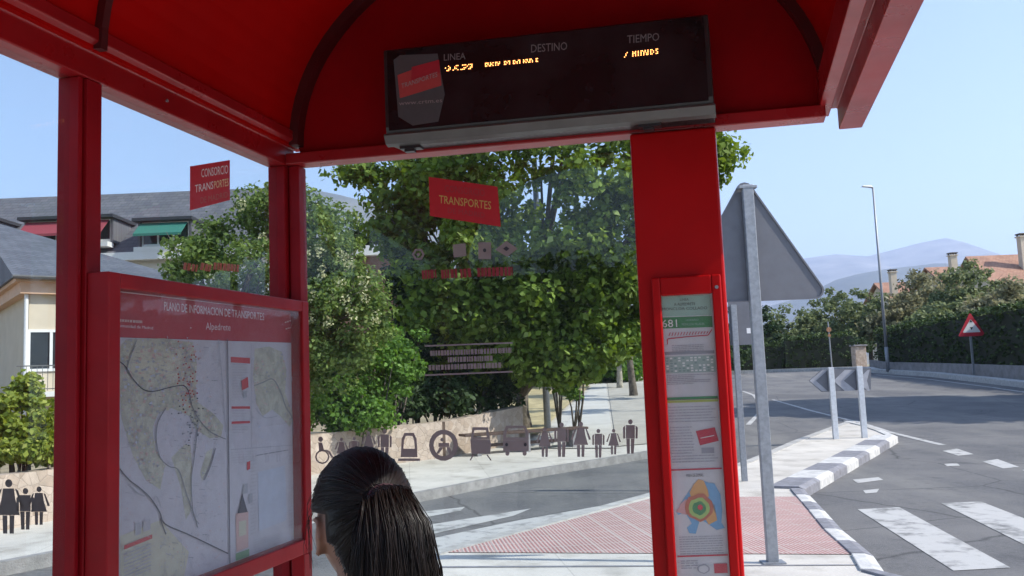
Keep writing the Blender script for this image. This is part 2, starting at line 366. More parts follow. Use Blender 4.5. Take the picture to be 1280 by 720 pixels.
kerb_blocks([G(*p) for p in ((1121,546),(1093,534),(1062,527))], .16, 3, [M['kerb'], M['kerb_white']], 1, 'island_nose_kerb', .02)
kerb_blocks([Vector((4.6,2.5,0))]+[G(*p) for p in ((1103,716),(1085,690),(1055,668),(1030,640),(1003,612))], .15, 16, [M['grey_paint'], M['kerb_white']], 1, 'worn_kerb', .02)

# far right kerb, raised verge
rk = [Vector((30,8,0)), Vector((22,24,0)), G(1280,481), G(1225,475), G(1160,468), G(1100,464.2), Vector((20.5,56,0)), Vector((17.2,60.5,0)), Vector((12,61.5,0))]
vp = [(p.x, p.y) for p in rk] + [(10, 75), (60, 75), (60, 8)]
tag(sheet(vp, 0, thick=.25, mats=M['paving'], name='verge_pavement'), kind='structure')
tag(strip(rk, .5, .10, .4, M['kerb_white'], 'white_kerb', side=-1), kind='structure')

# road markings (sheets 4 mm over the asphalt)
def mark(pxs, name='road_marking'): return tag(sheet_px(pxs, ROAD+.005, mats=M['white_paint'], name=name), kind='structure')
def mline(pts, wd, name='road_line'):
    P_ = [G(x, y, ROAD) for x, y in pts]
    return tag(strip(P_, wd, ROAD+.005, None, M['white_paint'], name), kind='structure')
mark([(518,646),(580,635),(560,637),(522,641)] and [(440,655),(524,640),(581,634),(576,639),(524,648),(440,664)], 'crossing_stripe')
mark([(430,680),(524,658),(664,636),(642,645),(527,671),(430,694)], 'crossing_stripe')
mark([(430,704),(528,676),(650,650),(752,632),(762,634),(650,664),(530,692),(430,720)], 'crossing_stripe')
mark([(1072,637),(1124,634),(1263,710),(1192,714)], 'crossing_stripe')
mark([(1176,629),(1226,627),(1330,668),(1300,691)], 'crossing_stripe')
mark([(1178,564),(1196,561),(1217,568),(1198,570)], 'lane_dash')
mark([(1228,577),(1247,574),(1274,584),(1254,586)], 'lane_dash')
mark([(1278,588),(1300,586),(1330,600),(1306,601)], 'lane_dash')
mline([(1064,526.5),(1110,541),(1174,557)], .14)
mline([(964,500),(1010,513.5),(1062,526.5)], .12)
mline([(926,489),(940,494),(948,505),(945,518),(932,531)], .13)
mline([(822,567.5),(736,577.5),(693,585),(624,599),(500,627),(380,655)], .11)
mline([(1092,468.5),(1160,474.5),(1236,484.5),(1300,494)], .16)
mark([(1066,600),(1098,597),(1104,600),(1072,604)], 'worn_mark')
mark([(1180,580),(1196,579),(1200,582),(1184,583)], 'worn_mark')
mark([(1079,613),(1099,611),(1096,616),(1082,617)], 'worn_mark')

# ------------------------------------------------------------------ mountains (real size, kilometres away)
def mountain(name, D, ridge, depth, m_, seed, rough=1.0, back=3000):
    """ridge: pixel skyline at distance D; the slopes run down to the plain in front"""
    nx = 160; ny = 26; mb = MB(); X = []
    xs = [ridge[0][0]+(ridge[-1][0]-ridge[0][0])*i/(nx-1) for i in range(nx)]
    grid = []
    for i, x in enumerate(xs):
        for k in range(len(ridge)-1):
            if ridge[k][0] <= x <= ridge[k+1][0]+1e-6:
                t = (x-ridge[k][0])/(ridge[k+1][0]-ridge[k][0]); yy = ridge[k][1]*(1-t)+ridge[k+1][1]*t; break
        top = atY(x, yy, D); col = []
        for j in range(ny):
            t = j/(ny-1)                         # 0 front foot .. 1 behind the ridge
            if t < .72: s = t/.72; h = s**1.15; Y = D-depth*(1-s)
            else: s = (t-.72)/.28; h = 1-s**1.4; Y = D+back*s
            X_ = top.x*(Y/D*.25+.75)
            nz = noise.fractal(Vector((X_/600+seed, Y/500, seed)), 1.0, 2.1, 6)
            col.append((X_, Y, max(-5, h*(top.z) + nz*60*rough*min(1, 4*abs(1-h)+.12)*h)))
        grid.append(col)
    n0 = 0
    for i in range(nx): mb.v += grid[i]
    for i in range(nx-1):
        for j in range(ny-1):
            mb.f.append((i*ny+j, (i+1)*ny+j, (i+1)*ny+j+1, i*ny+j+1)); mb.m.append(0)
    return tag(mb.build(name, m_, smooth=True, recalc=False), kind='structure')
M['rock'] = mat('mountain_rock', (.11,.11,.11), .95, var=.5, scale=.004, col2=(.27,.25,.23), detail=12)
M['scrub'] = mat('mountain_scrub', (.035,.045,.03), .95, var=.4, scale=.006, col2=(.07,.075,.05), detail=12)
M['hillside'] = mat('hillside', (.10,.10,.075), .95, var=.4, scale=.005, col2=(.17,.15,.11), detail=12)
mountain('mountain', 7500, [(860,345),(960,330),(1020,321),(1045,318),(1085,320),(1110,314),(1145,305),(1183,297),(1205,302),(1235,313),(1275,332),(1340,345),(1500,380)], 3800, M['rock'], 3.1)
mountain('ridge', 4200, [(900,400),(1000,372),(1045,350),(1070,343),(1110,336),(1140,333),(1170,329),(1210,330),(1290,345),(1400,380)], 1800, M['scrub'], 9.7, .5)
mountain('hillside', 3200, [(-500,330),(-200,290),(60,262),(200,250),(330,240),(392,237),(425,243),(480,257),(560,290),(700,340),(900,400)], 1800, M['hillside'], 5.2, .7)

# the air
hz = MB(); hz.box(-9100, 9600, -3100, 12100, -6, 1500)
hm = bpy.data.materials.new('haze'); hm.use_nodes = True; hn = hm.node_tree.nodes; hl = hm.node_tree.links; hn.clear()
ho = hn.new('ShaderNodeOutputMaterial'); pv = hn.new('ShaderNodeVolumePrincipled'); pv.inputs['Color'].default_value = (.60,.72,.98,1)
pv.inputs['Density'].default_value = 0.00016; pv.inputs['Anisotropy'].default_value = .2; hl.new(pv.outputs[0], ho.inputs['Volume'])
HZ = hz.build('haze', hm); tag(HZ, kind='stuff', label='pale blue air between the shelter and the mountains')

# ------------------------------------------------------------------ bus shelter
GA, WA = R(14.5), R(10.5)
uu = Vector((math.sin(GA), math.cos(GA), 0)); ww = Vector((math.cos(WA), -math.sin(WA), 0))
O = atY(362, 209, 2.66); Z0 = O.z; O.z = 0
nW = Vector((uu.y, -uu.x, 0))            # left wall normal, towards the inside
nG = Vector((ww.y, -ww.x, 0)); nG = nG if nG.y < 0 else -nG     # gable normal, towards the camera
def S(a, b, z): return O + ww*a + uu*b + Vector((0, 0, z))
class Plane:
    def __init__(s, p, n): s.p = Vector(p); s.n = Vector(n)
    def pt(s, px, py, off=0):
        d = ray(px, py); k = (s.p-EYE).dot(s.n)/d.dot(s.n); return EYE+d*k+s.n*off
PG = Plane(S(0, 0, 0), nG); PL = Plane(S(0, 0, 0), nW)
def a_of(p): # shelter coordinates of a world point
    d = Vector((p.x-O.x, p.y-O.y)); M2 = Matrix(((ww.x, uu.x), (ww.y, uu.y))); r = M2.inverted() @ d; return r.x, r.y
W_ = a_of(PG.pt(1046, 150))[0]           # inside width
bN = a_of(PL.pt(102, 100))[1]            # near post
BF = -3.2                                # the shelter runs on past the camera
shelter = empty('bus_shelter', S(0, 0, 0), 'red steel bus shelter with barrel roof and glass walls around the camera', 'bus shelter')
root = shelter
def SB(mb, a0, a1, b0, b1, z0, z1, mi=0): mb.box(a0, a1, b0, b1, z0, z1, mi, S)
def build_in(mb, name, mats, parent, **k):
    """build in world space, then hang under a parent whose origin is elsewhere"""
    o = mb.build(name, mats, None, **k); par(o, parent); return o
def wloc(p):
    v = Vector(p.location)
    while p.parent: p = p.parent; v = v + p.location
    return v
def par(o, parent):
    o.parent = parent
    o.location = -wloc(parent)+Vector(o.location); return o
# eave beam on the left: bottom, inner web, sloping lip
def prof_extr(prof, b0, b1, name, m_, bevel=.003):
    mb = MB(); mb.extrude(prof, lambda a, z: S(a, b0, z), lambda a, z: S(a, b1, z)); return build_in(mb, name, m_, root, bevel=bevel)
prof_extr([(-.062,Z0),(0,Z0),(0,Z0+.058),(.030,Z0+.075),(.030,Z0+.105),(-.062,Z0+.105)], BF, .03, 'eave_beam', M['red_beam'])
prof_extr([(W_+.012,Z0-.012),(W_+.075,Z0-.012),(W_+.085,Z0+.10),(W_-.045,Z0+.12),(W_-.045,Z0+.032),(W_-.012,Z0+.028),(W_-.012,Z0+.05),(W_+.012,Z0+.05)], BF, .075, 'gutter_beam', M['red_beam'])
# gable beam
mb = MB(); SB(mb, 0.002, W_-.03, -.03, .035, Z0+.001, Z0+.036); build_in(mb, 'gable_beam', M['red_beam'], root, bevel=.003)
ac, ra, rz = W_/2+.005, W_/2-.012, .63
ZS = Z0+.06
def arc(r_a, r_z, n=40, t0=0, t1=math.pi, dz=0): return [(ac-r_a*math.cos(t0+(t1-t0)*i/n), ZS+dz+r_z*math.sin(t0+(t1-t0)*i/n)) for i in range(n+1)]
mb = MB(); pr = [(ac-ra+.02, Z0+.03)]+arc(ra-.012, rz-.012)+[(ac+ra-.022, Z0+.03)]
mb.extrude(pr, lambda a, z: S(a, .004, z), lambda a, z: S(a, .016, z)); build_in(mb, 'gable_panel', M['darkred'], root)
# curved rib against the gable and the vault sheets
def arch_band(mb, r0, r1, b0, b1):
    p = arc(r0[0], r0[1])+arc(r1[0], r1[1])[::-1]
    A_, B_ = arc(*r0), arc(*r1)
    for i in range(40):
        q = [S(A_[i][0], b0, A_[i][1]), S(A_[i+1][0], b0, A_[i+1][1]), S(A_[i+1][0], b1, A_[i+1][1]), S(A_[i][0], b1, A_[i][1]),
             S(B_[i][0], b0, B_[i][1]), S(B_[i+1][0], b0, B_[i+1][1]), S(B_[i+1][0], b1, B_[i+1][1]), S(B_[i][0], b1, B_[i][1])]
        mb.hexa(q)
seam = a_of(Plane(S(0,0,0), nW).pt(112, 62))[1]
for b in (-.035, seam-.02, seam-1.62):
    mb = MB(); arch_band(mb, (ra-.028, rz-.028), (ra, rz), b, b+.05) if b == -.035 else arch_band(mb, (ra-.018, rz-.018), (ra, rz), b+.01, b+.03)
    build_in(mb, 'roof_rib', M['rib'], root)
for b0, b1 in ((seam+.002, .05), (seam-1.6, seam-.002), (BF, seam-1.604)):
    mb = MB(); arch_band(mb, (ra, rz), (ra+.02, rz+.02), b0, b1)
    build_in(mb, 'roof_sheet', M['vault'], root, recalc=False)
# posts
mb = MB(); SB(mb, -.055, -.002, -.03, .03, 0, Z0-.001); SB(mb, .003, .036, -.012, .034, 0, Z0-.001); SB(mb, -.002, .003, -.004, .02, 0, Z0-.001)
build_in(mb, 'corner_post', M['red'], root, bevel=.003)
for b in (bN, bN-1.65):
    mb = MB(); SB(mb, -.056, -.006, b-.0, b+.012, 0, Z0-.001); SB(mb, -.056, .0, b+.018, b+.062, 0, Z0-.001); SB(mb, -.05, -.012, b+.012, b+.018, 0, Z0-.001)
    build_in(mb, 'post', M['red'], root, bevel=.002)
mb = MB(); SB(mb, W_-.03, W_+.03, -2.9, -2.82, 0, Z0-.013); build_in(mb, 'post', M['red'], root, bevel=.003)
# glass
def pane(a0, a1, b0, b1, name='glass_pane'):
    mb = MB(); SB(mb, a0, a1, b0, b1, .12, Z0-.002); return build_in(mb, name, M['glass'], root)
colL, colR = a_of(PG.pt(803, 420))[0], a_of(PG.pt(911, 420))[0]
glass_end = pane(.038, colL-.004, .008, .018)
glass_far = pane(-.034, -.024, bN+.066, -.034)
glass_near = pane(-.034, -.024, bN-1.55, bN-.004)
mb = MB(); SB(mb, .0, colL, -.01, .03, .06, .11); build_in(mb, 'bottom_rail', M['red'], root, bevel=.003)
mb = MB(); SB(mb, -.05, -.01, bN-1.55, -.034, .06, .11); build_in(mb, 'bottom_rail', M['red'], root, bevel=.003)
# column with recessed flat face
mb = MB(); SB(mb, colL, colR, -.045, .075, 0, Z0-.003); build_in(mb, 'column', M['red_column'], root, bevel=.006)
# bolts along the beams
mb = MB()
for b in (-.6, -1.9):
    mb = MB(); p = S(.0, b, Z0+.03); mb.tube([p, p+ww*.003], .004, 8); build_in(mb, 'bolt', M['galv'], root)

# ------------------------------------------------------------------ lettering and marks
_fc = {}
def text_geo(s):
    if s in _fc: return _fc[s]
    cu = bpy.data.curves.new('t', 'FONT'); cu.body = s; cu.size = 1; cu.resolution_u = 2
    o = bpy.data.objects.new('t', cu); C.objects.link(o); dg = bpy.context.evaluated_depsgraph_get()
    me = bpy.data.meshes.new_from_object(o.evaluated_get(dg))
    vs = [(v.co.x, v.co.y) for v in me.vertices]; fs = [tuple(p.vertices) for p in me.polygons]
    bpy.data.objects.remove(o); bpy.data.curves.remove(cu); bpy.data.meshes.remove(me)
    x0 = min(v[0] for v in vs); x1 = max(v[0] for v in vs); y0 = min(v[1] for v in vs); y1 = max(v[1] for v in vs)
    _fc[s] = ([((x-x0)/(x1-x0), (y-y0)/(y1-y0)) for x, y in vs], fs); return _fc[s]
class Decal:
    """flat marks on a plane of the scene"""
    def __init__(s, plane, base=0.001): s.P = plane; s.mb = MB(); s.b = base
    def poly(s, pts, mi, lay=0):
        q = [s.P.pt(x, y, s.b+lay*.0006) for x, y in pts]
        n = Vector((0, 0, 0))
        for i in range(1, len(q)-1): n += (q[i]-q[0]).cross(q[i+1]-q[0])
        if n.dot(s.P.n) < 0: q.reverse()
        s.mb.poly(q, mi)
    def text(s, t, quad, mi, lay=1):      # quad: BL, BR, TR, TL
        vs, fs = text_geo(t); n0 = len(s.mb.v)
        BL, BR, TR, TL = [Vector(q) for q in quad]
        for u, v in vs:
            p = (BL*(1-u)+BR*u)*(1-v)+(TL*(1-u)+TR*u)*v; s.mb.v.append(tuple(s.P.pt(p.x, p.y, s.b+lay*.0006)))
        for f in fs: s.mb.f.append(tuple(n0+i for i in f)); s.mb.m.append(mi)
    def line(s, pts, wd, mi, lay=1):
        for i in range(len(pts)-1):
            a, b = Vector(pts[i]), Vector(pts[i+1]); t = (b-a); 
            if t.length < 1e-6: continue
            t.normalize(); n = Vector((-t.y, t.x))*wd/2; s.poly([a-n, b-n, b+n, a+n], mi, lay)
    def micro(s, p0, p1, h, mi, lay=1, gap=.25, word=(3, 9)):   # a line of small print
        a, b = Vector(p0), Vector(p1); L = (b-a).length; t = (b-a)/L; n = Vector((t.y, -t.x)); x = 0
        while x < L:
            wl = min(random.uniform(*word), L-x); q = a+t*x; e = a+t*(x+wl)
            s.poly([q, e, e+n*h, q+n*h], mi, lay); x += wl+random.uniform(.6, 1.4)*gap*5
    def disc(s, c, rx, ry, mi, lay=1, n=16): s.poly([(c[0]+rx*math.cos(2*math.pi*i/n), c[1]+ry*math.sin(2*math.pi*i/n)) for i in range(n)], mi, lay)
    def build(s, name, mats, parent): return build_in(s.mb, name, mats, parent, recalc=False)
D_RED = flat('sticker_red', (.50,.015,.025), .45); D_WHITE = flat('sticker_white', (.75,.74,.74), .5); D_MAUVE = flat('frosted_mauve', (.26,.215,.215), .6)
D_DARK = flat('pictogram_dark', (.085,.08,.08), .6); D_YEL = flat('sticker_yellow', (.55,.42,.12), .5); D_INK = flat('ink', (.03,.03,.04), .5)
PGd = Plane(S(0, .006, 0), nG); PLd = Plane(S(-.022, 0, 0), nW)

def person_icon(d, cx, top, bot, kind, mi=0, lean=0):
    h = bot-top; X = lambda x, y: (cx+x*h+lean*(y*h), top+y*h)
    d.disc(X(0, .075), .068*h, .075*h, mi, 1, 12)
    if kind == 'man':
        d.poly([X(-.13,.17), X(.13,.17), X(.13,.56), X(-.13,.56)], mi)
        d.poly([X(-.12,.565), X(-.015,.565), X(-.015,1), X(-.10,1)], mi); d.poly([X(.015,.565), X(.12,.565), X(.10,1), X(.015,1)], mi)
        for s in (-1, 1): d.poly([X(s*.15,.18), X(s*.215,.24), X(s*.21,.56), X(s*.15,.56)], mi)
    else:
        d.poly([X(-.10,.17), X(.10,.17), X(.13,.38), X(.21,.66), X(-.21,.66), X(-.13,.38)], mi)
        d.poly([X(-.11,.665), X(-.02,.665), X(-.02,1), X(-.10,1)], mi); d.poly([X(.02,.665), X(.11,.665), X(.10,1), X(.02,1)], mi)
        for s in (-1, 1): d.poly([X(s*.12,.17), X(s*.17,.20), X(s*.29,.50), X(s*.23,.52)], mi)
def icon(kind, cx, top, bot, parent=glass_end, plane=PGd, m_=D_MAUVE, label=None):
    d = Decal(plane); person_icon(d, cx, top, bot, kind); o = d.build('pictogram', m_, parent)
    if label: o['label'] = label
    return o
for kind, cx, t, b in (('woman',461,539,570),('man',481,536,577),('woman',681,534,571),('man',702,528,571),('woman',726,527,571),('man',748,536,572),('woman',767,536,568),('man',788,524,567),('woman',427,547,576),('man',443,546,576)):
    icon(kind, cx, t, b)
for kind, cx, t, b in (('woman',10,599,667),('man',31,610,662),('woman',48,608,656)):
    icon(kind, cx, t, b, glass_near, PLd, D_DARK)
def frame_icon(d, outer, inner, mi=0):     # ring between two loops of the same length
    n = len(outer)
    for i in range(n): d.poly([outer[i], outer[(i+1) % n], inner[(i+1) % n], inner[i]], mi)
def vehicle(kind, x0, y0, x1, y1):
    d = Decal(PGd); X = lambda u, v: (x0+(x1-x0)*u, y0+(y1-y0)*v)
    if kind == 'train':
        o = [X(.22,0),X(.78,0),X(.95,.25),X(1,.95),X(0,.95),X(.05,.25)]; i_ = [X(.3,.12),X(.7,.12),X(.8,.3),X(.84,.62),X(.16,.62),X(.2,.3)]
        frame_icon(d, o, i_); d.poly([X(-.15,1.0),X(1.15,1.0),X(1.15,1.1),X(-.15,1.1)], 0)
    elif kind == 'round':
        n = 18; c = X(.5,.5); ro = ((x1-x0)*.52, (y1-y0)*.56)
        o = [(c[0]+ro[0]*math.cos(6.283*k/n), c[1]+ro[1]*math.sin(6.283*k/n)) for k in range(n)]; i_ = [(c[0]+ro[0]*.68*math.cos(6.283*k/n), c[1]+ro[1]*.7*math.sin(6.283*k/n)) for k in range(n)]
        frame_icon(d, o, i_); d.disc(X(.45,.3), 2.2, 2.2, 0); d.poly([X(.32,.42),X(.7,.42),X(.7,.56),X(.32,.56)], 0); d.poly([X(.36,.57),X(.5,.57),X(.34,.8),X(.24,.8)], 0); d.poly([X(.6,.57),X(.72,.57),X(.8,.78),X(.7,.8)], 0)
    elif kind == 'tram':
        d.poly([X(0,.42),X(.95,.42),X(1,.6),X(.95,.92),X(.05,.92)], 0); frame_icon(d, [X(.1,.0),X(.85,.0),X(.94,.415),X(.02,.415)], [X(.2,.1),X(.75,.1),X(.8,.34),X(.13,.34)])
        d.line([X(.15,.95),X(0,1.15)], 1.6, 0); d.line([X(.8,.95),X(1,1.15)], 1.6, 0)
    else:
        d.poly([X(0,.5),X(1,.5),X(1,.86),X(0,.86)], 0); frame_icon(d, [X(.12,0),X(.86,0),X(.99,.2),X(1,.495),X(0,.495),X(0,.25)], [X(.2,.09),X(.8,.09),X(.88,.25),X(.88,.40),X(.12,.40),X(.12,.25)])
        for c in (.17,.84): d.disc(X(c,.93), 2.6, 3.2, 0)
        for c in (.14,.87): d.disc(X(c,.64), 1.8, 2.2, 1, 2)
    d.build('pictogram', [D_MAUVE, D_INK], glass_end)
vehicle('train', 501, 541, 522, 573); vehicle('round', 537, 539, 572, 574); vehicle('tram', 588, 534, 614, 570); vehicle('bus', 629, 532, 661, 569)
d = Decal(PGd); d.disc((401,549), 3, 3.4, 0); d.poly([(398,553),(403,553),(405,563),(399,564)], 0); d.line([(403,563),(411,564),(416,572)], 2.4, 0)
frame_icon(d, [(403+9*math.cos(k*.524), 571+9*math.sin(k*.524)) for k in range(12)], [(403+7*math.cos(k*.524), 571+7*math.sin(k*.524)) for k in range(12)])
d.build('pictogram', D_MAUVE, glass_end)
# row of small outline symbols and the line of red words on the end pane
hx = lambda r: [(523+r*math.cos(k*1.047), 318+r*math.sin(k*1.047)) for k in range(6)]
d = Decal(PGd); frame_icon(d, hx(8), hx(5)); d.disc((523,318), 2, 2, 0); d.build('hexagon_symbol', [D_MAUVE, D_INK], glass_end)
d = Decal(PGd)
d.poly([(598,303),(614,303),(614,324),(598,324)], 0); d.disc((606,313), 2, 2.4, 1, 2); d.build('square_symbol', [D_MAUVE, D_INK], glass_end)
d = Decal(PGd)
d.poly([(619,312),(633,301),(647,311),(634,321)], 0); d.poly([(629,311),(633,308),(637,311),(633,314)], 1, 2); d.build('diamond_symbol', [D_MAUVE, D_INK], glass_end)
d = Decal(PGd)
d.poly([(566,306),(582,304),(583,320),(567,322)], 0)
d.build('square_symbol', [D_MAUVE, D_INK], glass_end)
d = Decal(PGd); random.seed(4)
for x0, x1, y in ((528,546,343),(552,572,342.5),(576,590,341.5),(597,641,340)):
    d.micro((x0, y+6), (x1, y+4.6), 11, 0, 1, .22, (2.2, 4.4))
d.build('red_lettering', flat('worn_red', (.26,.02,.03)), glass_end)
d = Decal(PGd); d.line([(531,432.5),(641,428.5)], 2, 0); d.line([(531,469),(641,464.5)], 2, 0)
for x0, x1, y, yy in ((538,640,445,441),(560,616,453,451),(536,628,463,459.5)):
    d.micro((x0, y), (x1, yy), 6.5, 0, 1, .2, (1.6, 3.6))
d.build('notice_lettering', D_MAUVE, glass_end)
# red stickers
d = Decal(PGd); d.poly([(536,221),(622,233.5),(626,283.5),(537.5,270)], 0)
d.text('TRANSPORTES', ((549,254),(614,262),(614,252),(549,244)), 2, 1)
d.text('CONSORCIO', ((556,240),(606,246),(606,237),(556,231)), 3, 1); d.text('DE MADRID', ((560,266),(606,272.5),(606,266),(560,259.5)), 3, 1)
d.build('red_sticker', [D_RED, D_WHITE, D_YEL, flat('faded_red', (.36,.04,.05))], glass_end)
d = Decal(PLd); d.poly([(237,208),(287,200),(287,250),(237,263)], 0)
d.text('CONSORCIO', ((251,222),(284.5,217),(284.5,206),(251,211.5)), 1, 1)
d.text('TRANS', ((243,241),(266,236),(266,226.5),(243,231.5)), 1, 1); d.text('PORTES', ((267,236),(285,232.3),(285,222.8),(267,226.5)), 2, 1)
d.text('DE MADRID', ((250,254.5),(284,246.5),(284,239.5),(250,247)), 3, 1)
d.build('red_sticker', [D_RED, D_WHITE, flat('pale_gold', (.75,.62,.35)), flat('faded_red2', (.40,.12,.09))], glass_far)
d = Decal(PLd); random.seed(5)
for x0, x1 in ((228,246),(249,262),(266,298)): d.micro((x0, 337), (x1, 340), 9, 0, 1, .2, (2.2, 4.5))
d.build('red_lettering', flat('faded_orange_red', (.40,.10,.05)), glass_far)

# ------------------------------------------------------------------ map case on the left wall
pc = Plane(S(.052, 0, 0), nW)
def bcoord(px, py, pl): return a_of(pl.pt(px, py))[1]
def zcoord(px, py, pl): return pl.pt(px, py).z
c0, c1 = bcoord(135, 500, pc), bcoord(388, 500, pc)
zt = (zcoord(135, 342, pc)+zcoord(387, 375, pc))/2; zb = zcoord(388, 690, pc)
case = empty('map_case', S(.026, (c0+c1)/2, zb), 'tall red framed transport map case fixed to the left glass wall', 'map case')
tw = .034
mb = MB()
i0, i1, j0, j1 = c0+tw*1.1, c1-tw*1.15, zb+tw*1.2, zt-tw*.95
SB(mb, .001, .052, c0, i0, zb, zt); SB(mb, .001, .052, i1, c1, zb, zt); SB(mb, .001, .0515, i0, i1, j1, zt); SB(mb, .001, .0515, i0, i1, zb, j0)
build_in(mb, 'frame', M['red_case'], case, bevel=.003)
mb = MB(); SB(mb, .003, .012, i0, i1, j0, j1); build_in(mb, 'back_board', M['red_case'], case)
mb = MB(); SB(mb, .040, .044, i0, i1, j0, j1); build_in(mb, 'cover_glass', glassmat('cover_glass', (.93,.94,.96), .05), case)
for s_ in (c0+.03, c1-.03):
    mb = MB(); SB(mb, .010, .05, s_-.02, s_+.02, 0, zb-.001); build_in(mb, 'leg', M['red_case'], case, bevel=.003)
# poster: title band and two map sheets
pp = Plane(S(.0135, 0, 0), nW); dp = Decal(pp, 0)
inks = [flat('paper', (.55,.54,.57), .6), flat('title_red', (.42,.03,.045), .5), flat('title_white', (.74,.62,.62)), mat('map_green', (.50,.50,.40), .6, var=.16, scale=38, detail=10), flat('map_road', (.10,.10,.12)),
        flat('map_road_thin', (.26,.27,.28)), flat('map_pink', (.60,.42,.38)), flat('map_grey', (.40,.41,.43)), flat('map_blue', (.50,.54,.62)), flat('label_red', (.55,.05,.06)), flat('label_green', (.20,.36,.20)), flat('map_cream', (.56,.55,.42)), flat('print_grey', (.47,.47,.49))]
dp.poly([(140,358),(380,385),(380,428.5),(140,421)], 1, 0)
dp.poly([(140,421.5),(380,429),(380,686),(140,790)], 0, 0)
dp.line([(148,364.5),(372,390.5)], 1.2, 2)
dp.text('PLANO DE INFORMACION DE TRANSPORTES', ((205,388),(330,400.5),(330,391.5),(205,377)), 2)
dp.text('Alpedrete', ((257,415),(288,416),(288,405),(257,403)), 2)
dp.micro((148,402),(178,404), 3.2, 6, 1, .15, (1.5,3.5)); dp.text('Comunidad de Madrid', ((146,408.5),(191,412),(191,408),(146,404.5)), 2)
dp.micro((356,404),(368,400), 1.6, 6, 1, .15, (1.5,3)); dp.micro((357,412),(368,409), 1.6, 6, 1, .15, (1.5,3))
olive = [(150,432),(158,424),(205,423),(240,428),(246,455),(244,480),(246,502),(268,518),(279,532),(276,546),(262,548),(246,538),(236,520),(214,510),(198,516),(190,535),(194,562),(206,582),(200,612),(182,600),(166,570),(152,525),(149,480)]
dp.poly(olive, 3, 1)
dp.poly([(214,572),(230,556),(238,556),(240,585),(238,640),(232,650),(226,610)], 3, 1)
dp.poly([(250,590),(258,565),(266,560),(262,580),(252,602)], 3, 1)
dp.poly([(150,670),(200,650),(236,690),(230,720),(150,750)], 11, 1)
dp.poly([(163,440),(200,432),(220,445),(215,470),(180,475),(160,462)], 11, 2)
random.seed(11); small_ = [(318,436),(336,433),(352,440),(358,462),(356,490),(362,508),(368,520),(362,534),(350,520),(340,512),(328,520),(320,504),(316,470)]
def inside(p, pg):
    c = False; n = len(pg)
    for i in range(n):
        a, b = pg[i], pg[(i+1) % n]
        if (a[1] > p[1]) != (b[1] > p[1]) and p[0] < (b[0]-a[0])*(p[1]-a[1])/(b[1]-a[1])+a[0]: c = not c
    return c
for _ in range(2600):
    x, y = random.uniform(148, 282), random.uniform(424, 745)
    if y > 755-(x-150)*.3: continue
    ins = inside((x, y), olive); 
    if not ins and random.random() < .72: continue
    k = random.choice([6, 6, 7, 11, 11, 3, 7, 8] if ins else [7, 12, 8, 12, 6]); r = random.uniform(.4, 2.4 if ins else 1.1); a = random.random()*3.1
    q = [(x+r*random.uniform(.6,1.5)*math.cos(a+t), y+r*random.uniform(.5,1.3)*math.sin(a+t)) for t in (0, 1.4, 3.1, 4.6)]
    dp.poly(q, k, 3)
for _ in range(170):
    x, y = random.gauss(232, 7), random.gauss(452 if random.random() < .5 else 488, 16)
    dp.poly([(x, y), (x+1.6, y+.3), (x+1.4, y+2), (x-.2, y+1.7)], random.choice([6, 9, 7]), 4)
for _ in range(70):
    x, y = random.gauss(240, 9), random.gauss(520, 16)
    dp.poly([(x, y), (x+1.8, y+.3), (x+1.4, y+1.6), (x-.2, y+1.5)], random.choice([4, 5, 7]), 4)
def smooth(pts, k=6):
    out = []
    for i in range(len(pts)-1):
        p0 = Vector(pts[max(i-1, 0)]); p1 = Vector(pts[i]); p2 = Vector(pts[i+1]); p3 = Vector(pts[min(i+2, len(pts)-1)])
        for j in range(k):
            t = j/k; out.append(.5*((2*p1)+(p2-p0)*t+(2*p0-5*p1+4*p2-p3)*t*t+(3*p1-p0-3*p2+p3)*t**3))
    return out+[Vector(pts[-1])]
for _ in range(260):        # minor streets
    x, y = random.uniform(149, 278), random.uniform(426, 735); ins = inside((x, y), olive) or y > 668
    if not ins and random.random() < .85: continue
    a = random.random()*6.28; pl = [(x, y)]
    for _k in range(random.randint(2, 5)): a += random.uniform(-.7, .7); x += math.cos(a)*random.uniform(2, 5); y += math.sin(a)*random.uniform(2, 6); pl.append((min(max(x, 148), 281), y))
    dp.line(pl, random.uniform(.25, .6), random.choice([7, 6, 12, 7]), 4)
for _ in range(140):
    x, y = random.uniform(150, 270), random.uniform(426, 740); dp.micro((x, y), (x+random.uniform(3, 8), y+.6), random.uniform(.5, .9), random.choice([5, 7, 12]), 4, .15, (1, 3))
for _ in range(60):
    x, y = random.uniform(317, 366), random.uniform(433, 530)
    if inside((x, y), small_): dp.line([(x, y), (x+random.uniform(-6, 6), y+random.uniform(-6, 6))], .35, random.choice([7, 5, 6]), 4)
for pts, wd, c in (([(148,452),(156,459),(165,474),(178,487),(192,489),(212,484),(228,482),(235,490)],1.2,4), ([(170,424),(164,440),(158,462),(170,480)],1.0,5), ([(235,490),(239,508),(248,525),(262,540),(281,549)],1.2,5),
        ([(148,586),(160,600),(172,609),(186,622),(198,640),(205,655),(236,669),(284,692)],1.7,4), ([(206,510),(196,528),(194,550),(199,572),(210,583),(222,588),(232,618),(240,640),(246,660)],1.3,5),
        ([(246,535),(241,575),(238,600),(240,640),(247,655)],1.1,5), ([(254,600),(262,582),(268,560)],1.6,5), ([(190,626),(194,620),(200,634)],1,7), ([(160,605),(170,616),(180,620)],2.0,7), ([(272,424),(276,470),(281,540)],.7,7), ([(150,560),(165,556),(172,540)],.6,7), ([(205,655),(199,648),(206,668)],1.2,4)):
    dp.line(smooth(pts), wd, c, 5)
dp.poly([(168,655),(175,652),(175,667),(168,670)], 7, 4); dp.poly([(178,651),(187,648),(187,662),(178,665)], 12, 4)
